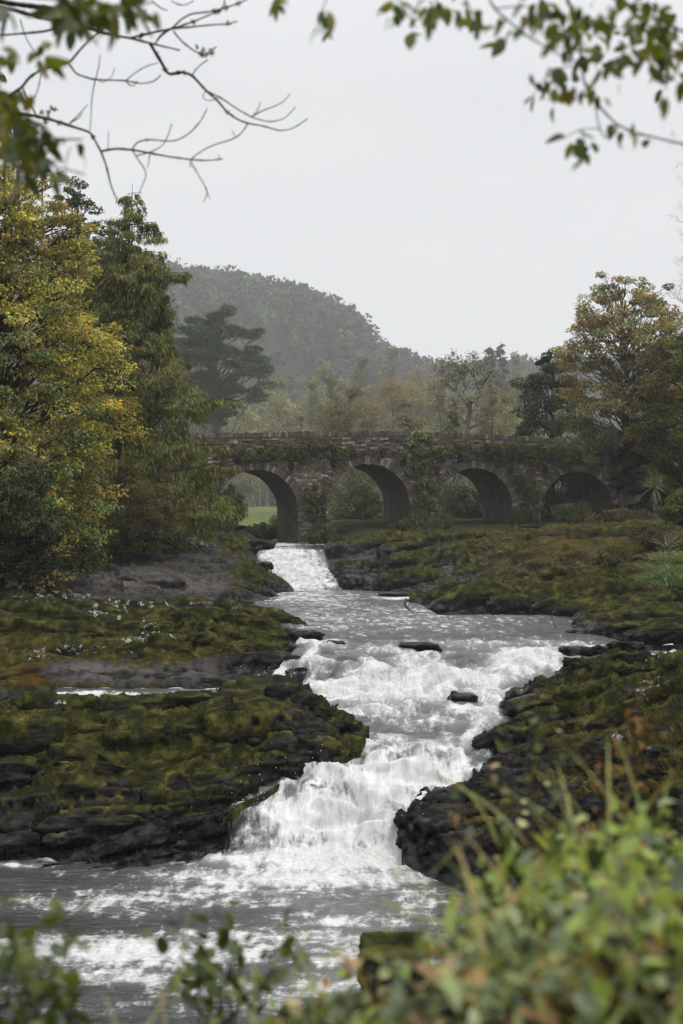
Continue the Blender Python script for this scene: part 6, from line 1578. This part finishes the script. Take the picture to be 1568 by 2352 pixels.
def hang_leaves(root, meshes, spots, Y, sc, ox, oy, r, size=1.0, dY=0.35, down=0.8, spread=0.75, wobble=0.5):
    b = np.array(root.location)
    for (x, y, rx, ry, n_) in spots:
        for _ in range(n_):
            a, q = r.uniform(0, 2 * math.pi), r.random() ** 0.5
            p = P(ox + sc * (x + rx * q * math.cos(a)), oy + sc * (y + ry * q * math.sin(a)), Y + r.normal(0, dY))
            o = link('leaf', meshes[r.integers(len(meshes))], None, root)
            o.location = p - b
            d = r.normal(0, spread, 3); d[2] -= down
            face(o, d / np.linalg.norm(d), r, wobble * 1.5)
            s_ = size * r.uniform(0.7, 1.15); o.scale = (s_, s_, s_)
dk = leafset(M['dkleaf'], 0.085, 0.038); yl = leafset(M['ylleaf'], 0.066, 0.036)
def leafy(name, label, at, lines, Y, sc, ox, oy, sets):
    o = thing(name, label, 'branch', at)
    mb, _ = traced(lines, Y, sc, ox, oy, r_)
    link('wood', mb.mesh('wood', at), M['twig'], o)
    for (ms, spots, size) in sets: hang_leaves(o, ms, spots, Y, sc, ox, oy, r_, size)
    return o
leafy('leafy_branch', 'blurred dark ash leaves and yellow sprays hanging in at the left edge', P(-20, 260, 4.4),
      [(14, 8, 0, 0, [(-60, 430), (60, 500), (160, 560), (260, 640), (380, 640)]), (10, 6, 0, .1, [(60, 500), (110, 600), (150, 720), (240, 760), (390, 800)])], 4.4, 0.5, 0, 0,
      [(dk, [(100, 620, 110, 80, 44), (130, 740, 70, 60, 20), (240, 800, 25, 20, 3), (310, 790, 20, 20, 1), (380, 815, 12, 12, 1), (260, 660, 30, 30, 3), (330, 640, 30, 30, 2), (370, 650, 20, 20, 1)], 0.95),
       (yl, [(30, 430, 60, 60, 16), (60, 500, 80, 40, 16), (60, 570, 80, 60, 16), (20, 250, 60, 40, 6), (200, 230, 40, 60, 8)], 0.9)])
leafy('leafy_branch', 'blurred clump of dark ash leaves hanging at the very top, upper corner', P(300, -60, 4.3),
      [(12, 7, -.3, 0, [(-60, -30), (200, -10), (400, 20), (620, 30), (700, 10)])], 4.3, 0.5, 0, 0, [(dk, [(380, 30, 130, 60, 56), (340, 110, 50, 40, 7), (560, 40, 100, 40, 18), (650, 60, 60, 50, 8), (30, 40, 30, 40, 4)], 0.95)])

TR = [
    (14, 8, 0, .3, [(1020, -40), (1060, 60), (1090, 160), (1100, 280), (1110, 370), (1150, 450), (1210, 520), (1260, 570), (1340, 610), (1430, 630), (1580, 665)]),
    (10, 7, 0, 0, [(660, -40), (700, 40), (780, 110), (870, 180), (960, 225), (1010, 260), (1090, 290)]), (7, 5, 0, 0, [(700, 40), (780, 30), (880, 30)]),
    (7, 6, .2, .2, [(1160, 470), (1180, 580), (1210, 640), (1250, 620), (1262, 570)]), (14, 10, 0, -.2, [(1200, -30), (1400, 60), (1600, 160)]),
    (8, 6, 0, -.2, [(1430, 80), (1500, 150), (1600, 260)]), (5, 4, .2, .2, [(1185, 590), (1110, 590), (1060, 610), (1010, 640)]), (5, 4, .2, .1, [(1100, 600), (1120, 660), (1090, 740)]),
    (7, 5, 0, 0, [(240, -30), (300, 60), (340, 130)]), (8, 5, 0, 0, [(420, -40), (440, 40), (440, 110)]), (6, 4, 0, 0, [(1100, 300), (1000, 310), (920, 370), (880, 440)]), (9, 5, 0, 0, [(560, -40), (590, 60), (600, 130)]),
    (8, 5, 0, 0, [(1500, 150), (1490, 300), (1490, 420)])]
rb = thing('leafy_branch', 'blurred yellow green leafy branches hanging in from the top at the right', 'branch', P(1560, -40, 4.2))
mb, _ = traced(TR, 4.2, 0.5, 784, 0, r_)
link('wood', mb.mesh('wood', rb.location), M['twig'], rb)
mixm = yl + yl + dk[:1]
hang_leaves(rb, mixm, [(400, 30, 190, 60, 34), (330, 150, 30, 45, 3), (235, 90, 20, 30, 2), (570, 80, 50, 55, 9), (625, 70, 20, 30, 3), (740, 130, 50, 60, 10), (720, 200, 15, 20, 1), (900, 80, 110, 90, 34), (1010, 190, 70, 60, 9),
                       (1110, 150, 120, 140, 44), (950, 350, 90, 45, 11), (880, 455, 20, 30, 2), (970, 450, 25, 50, 4), (1070, 410, 60, 45, 8), (1180, 420, 45, 55, 6),
                       (1210, 290, 60, 60, 8), (1360, 80, 180, 100, 60), (1450, 200, 120, 110, 56), (1290, 250, 50, 70, 9), (1490, 410, 40, 70, 5), (1545, 340, 40, 50, 5), (1290, 575, 55, 35, 7),
                       (1080, 640, 75, 45, 10), (1110, 710, 35, 45, 4), (1380, 670, 12, 15, 1), (1425, 660, 10, 12, 1), (1520, 602, 12, 8, 1), (1270, 370, 15, 25, 1)], 4.2, 0.5, 784, 0, r_, 0.78)
leafy('leafy_twig', 'small blurred sprig of leaves hanging at the top centre', P(750, -40, 4.3), [(6, 4, 0, 0, [(-60, -60), (-70, 0), (-90, 60), (-90, 150)])], 4.3, 0.5, 784, 0, [(yl, [(-80, 60, 25, 35, 5), (-70, 130, 30, 30, 4)], 0.8)])
leafy('leafy_twig', 'tiny sprig of yellow leaves peeping in at the top, left of centre', P(640, -40, 4.3), [(6, 4, 0, 0, [(-330, -60), (-300, 0), (-240, 25)])], 4.3, 0.5, 784, 0, [(yl, [(-270, 15, 50, 20, 6)], 0.8)])

# ------------------------------------------------------------------ plants on the near bank
al = leafset(M['alder'], 0.060, 0.048); br = leafset(M['bramble'], 0.060, 0.040); fr = leafset(M['fresh'], 0.07, 0.032); dr = leafset(M['dry'], 0.05, 0.022)
def near_plant(name, label, base, tips, r, meshes, cat, per=12, size=1.0, wood='bark', rad=0.006, sag=0.05, along=(0.25, 1.05), wob=0.8, spread=0.05, up=0.3, cap=290):
    """stems from the base to each tip with leaves set along them"""
    base = np.asarray(base, float); root = thing(name, label, cat, base); mb = MB(); n_all = 0
    for tp_ in tips:
        tp_ = np.asarray(tp_, float)
        b = base + r.normal(0, 0.06, 3) * np.array([1, 1, 0.2])
        pts = bez(b, tp_, sag * r.uniform(-.3, 1), 9, r, 0.012)
        mb.tube(pts, np.linspace(rad, rad * 0.35, 9), 5)
        for j in range(per):
            if n_all >= cap: break
            n_all += 1
            t = r.uniform(*along)
            p = np.array([np.interp(t, np.linspace(0, 1, 9), pts[:, k]) for k in range(3)]) + r.normal(0, spread, 3)
            o = link('leaf', meshes[r.integers(len(meshes))], None, root)
            o.location = p - base
            d = (pts[-1] - pts[0]); d = d / np.linalg.norm(d) * 0.6 + r.normal(0, wob, 3); d[2] += up - 0.3
            face(o, d / np.linalg.norm(d), r, 0.7)
            s_ = size * r.uniform(0.6, 1.2); o.scale = (s_, s_, s_)
    link('stem', mb.mesh('stem', base), M[wood], root)
    return root
r_ = np.random.default_rng(55)
def tipset(lst, Y, dY, r): return [P(u, v, Y + r.normal(0, dY)) for (u, v) in lst]
near_plant('sapling', 'upright blurred sapling with round leaves before the foam, bottom centre', P(505, 2420, 3.6), tipset([(490, 2085), (385, 2110), (430, 2150), (660, 2120), (690, 2175), (560, 2170), (610, 2230), (380, 2200), (450, 2230), (520, 2160)], 3.6, .12, r_), r_, al, 'sapling', 10, 0.82, along=(0.3, 1.04), wob=0.6, spread=0.02, rad=0.005)
near_plant('sapling', 'blurred sapling with round leaves at the lower corner', P(60, 2460, 3.0), tipset([(150, 2075), (25, 2110), (120, 2140), (170, 2190), (20, 2200), (90, 2240), (200, 2270), (60, 2190), (-20, 2150), (130, 2300)], 3.0, .12, r_), r_, al, 'sapling', 13, 0.72, along=(0.3, 1.04), wob=0.6, spread=0.025, rad=0.005)
near_plant('bramble', 'low brambles along the bottom edge between sapling and big bush', P(760, 2480, 2.9), tipset([(640, 2330), (700, 2290), (760, 2300), (830, 2290), (880, 2260), (600, 2360), (940, 2250)], 2.9, .2, r_), r_, br + fr[:1], 'bramble', 22, 0.7)
def cloud(u0, u1, v0, v1, n, Y, dY, r): return [P(r.uniform(u0, u1), r.uniform(v0, v1), Y + r.normal(0, dY)) for _ in range(n)]
near_plant('bramble', 'pale green bramble heap rising over the dark rock, topmost of the near bush', P(1400, 2400, 3.1), cloud(1180, 1560, 1950, 2100, 16, 3.1, .25, r_), r_, br + fr, 'bramble', 18, 0.72, sag=0.12)
near_plant('bramble', 'bramble arching left out of the near bush toward the foam', P(1150, 2420, 3.0), cloud(960, 1240, 2090, 2250, 16, 3.0, .22, r_), r_, br + fr[:1], 'bramble', 18, 0.7, sag=0.1)
near_plant('bramble', 'shaded bramble in the heart of the near bush', P(1300, 2460, 2.7), cloud(1080, 1420, 2130, 2300, 16, 2.7, .2, r_), r_, br, 'bramble', 18, 0.8, sag=0.1)
near_plant('bramble', 'bramble with pale leaves at the lower right corner of the picture', P(1500, 2450, 2.5), cloud(1380, 1590, 2060, 2260, 16, 2.5, .2, r_), r_, br + fr, 'bramble', 18, 0.8, sag=0.1)
near_plant('bramble', 'reddening bramble low along the bottom edge', P(1080, 2470, 2.4), cloud(880, 1300, 2260, 2350, 16, 2.4, .2, r_), r_, br + dr[:1], 'bramble', 18, 0.75, sag=0.08)
near_plant('bramble', 'bramble spilling down at the right edge beside the rock', P(1580, 2300, 3.4), cloud(1420, 1600, 1880, 2020, 14, 3.4, .2, r_), r_, br + fr, 'bramble', 18, 0.72, sag=0.1)
near_plant('bramble', 'tall pale leaved bramble above the bush, before the mossy rock', P(1480, 2350, 3.2), cloud(1300, 1600, 1910, 2030, 15, 3.2, .25, r_), r_, br + fr, 'bramble', 19, 0.72, sag=0.1)
near_plant('bramble', 'bramble with broad light leaves at the left shoulder of the bush', P(1230, 2350, 2.9), cloud(1080, 1300, 2040, 2160, 15, 2.9, .2, r_), r_, br + fr, 'bramble', 19, 0.72, sag=0.1)
near_plant('wild_rose', 'slender dark leaved stems standing up before the rock', P(1200, 2200, 4.0), tipset([(1130, 1790), (1180, 1730), (1080, 1850), (1240, 1640), (1290, 1690), (1160, 1870)], 4.0, .2, r_), r_, br[:2] + al[:2], 'rose', 16, 0.62, along=(0.35, 1.03), wob=0.6, spread=0.03)
near_plant('dry_dock', 'rusty dry dock stalks blurred against the mossy rock', P(1400, 2150, 4.2), tipset([(1465, 1590), (1440, 1650), (1500, 1640), (1390, 1740)], 4.2, .2, r_), r_, dr, 'dock', 26, 0.7, wob=0.6, spread=0.018, along=(0.45, 1.0))
M['longblade'] = mat_leaf('long_grass_blade', 0.4, 0.45, 0.3, [(0.1625, 0.2125, 0.0562), (0.2375, 0.275, 0.0813), (0.3125, 0.3125, 0.1125), (0.3375, 0.2625, 0.125), (0.125, 0.175, 0.05)])
bm = []
for i, b in enumerate((0.15, 0.35, 0.6, 0.85)):
    m_ = blade_mesh(0.42, 0.011, b, i); m_.materials.append(M['longblade']); bm.append(m_)
def near_grass(label, base, n, r, size=1.0, area=(0.25, 0.15)):
    base = np.asarray(base, float); root = thing('long_grass', label, 'grass', base)
    for _ in range(n):
        o = link('blade', bm[r.integers(4)], None, root)
        o.location = (r.normal(0, area[0]), r.normal(0, area[1]), r.uniform(-0.05, 0.05))
        o.rotation_euler = (r.normal(0, .3), -r.uniform(0.5, 1.45), r.uniform(0, 2 * math.pi))
        s_ = size * r.uniform(0.7, 1.25); o.scale = (s_, s_ * 1.1, s_)
near_grass('long green grass blades arching over the near bush top', P(1400, 2100, 3.0), 10, r_, 0.7, (.22, .2))
near_grass('long grass blades leaning left out of the near bush', P(1140, 2200, 2.9), 7, r_, 0.7, (.14, .15))
near_grass('long yellowing grass at the lower right corner', P(1500, 2300, 2.4), 30, r_, 0.8, (.16, .15))
near_grass('thin straw grass along the bottom edge by the saplings', P(740, 2400, 2.9), 36, r_, 0.5, (.28, .15))
near_grass('tall grass blades standing beside the dry dock', P(1390, 1980, 3.3), 8, r_, 0.7, (.12, .12))
# earth heap the near bush grows from
hx_, hy_ = np.meshgrid(np.linspace(-0.5, 4.0, 60), np.linspace(1.6, 12, 80))
hzz = np.interp(hy_, [1.6, 3, 5, 8, 12], [-1.75, -1.35, -1.75, -2.7, -4.6]) * 1.0 - sm(1.1, -0.2, hx_) * 0.9 * sm(1, 3, hy_) + 0.06 * fbm(np.stack([hx_, hy_, hx_ * 0], -1).reshape(-1, 3) * 3, 3, 8).reshape(hx_.shape)
kind(link('near_bank', grid_mesh(hx_, hy_, hzz).mesh('near_bank'), M['ground']), 'structure')

# ------------------------------------------------------------------ misty air
hb = MB()
lo, hi = np.array([-1210., -70., -9.]), np.array([1210., 1620., 200.])
hb.add((_cube + 0.5) * (hi - lo) + lo, _cq)
hz_m = NT('misty_air')
pv_ = hz_m.n('ShaderNodeVolumePrincipled')
pv_.inputs['Color'].default_value = (0.98, 0.985, 0.99, 1)
pv_.inputs['Density'].default_value = 0.00035
pv_.inputs['Anisotropy'].default_value = 0.2
hz_m.l(pv_.outputs[0], hz_m.out.inputs['Volume'])
kind(link('haze', hb.mesh('haze', smooth=False), hz_m.m), 'stuff', 'thin grey mist in the valley air')

# ------------------------------------------------------------------ repeats carry a group phrase
GROUPS = {'rock_ledge': 'rock ledges along the river', 'boulder': 'boulders in the river', 'stone': 'wet stones on the side cascade lip', 'ivy': 'ivy on the bridge', 'creeper': 'creepers on the bridge wall', 'skyline_pine': 'pines on the hill skyline',
          'autumn_tree': 'hazy trees behind the bridge', 'olive_tree': 'hazy trees behind the bridge', 'pale_tree': 'hazy trees behind the bridge', 'autumn_shrub_tree': 'low trees behind the parapet', 'willow_bush': 'willow bushes', 'bare_birch': 'thin bare trees behind the bridge',
          'spruce': 'pair of spruces behind the bridge', 'cabbage_palm': 'cabbage palms on the bank', 'bracken': 'bracken on the bank', 'willow_scrub': 'scrub on the heathery mound', 'waterside_bush': 'bushes seen through the arches', 'bank_bramble': 'scrub at the bridge piers',
          'grass_tussock': 'grass tussocks on the banks', 'leafy_branch': 'leafy branches hanging in at the top', 'leafy_twig': 'leafy branches hanging in at the top', 'sapling': 'saplings on the near bank', 'bramble': 'brambles on the near bank', 'long_grass': 'long grass on the near bank'}
for o in bpy.data.objects:
    g_ = GROUPS.get(o.name.split('.')[0])
    if o.parent is None and g_ and 'category' in o: o['group'] = g_
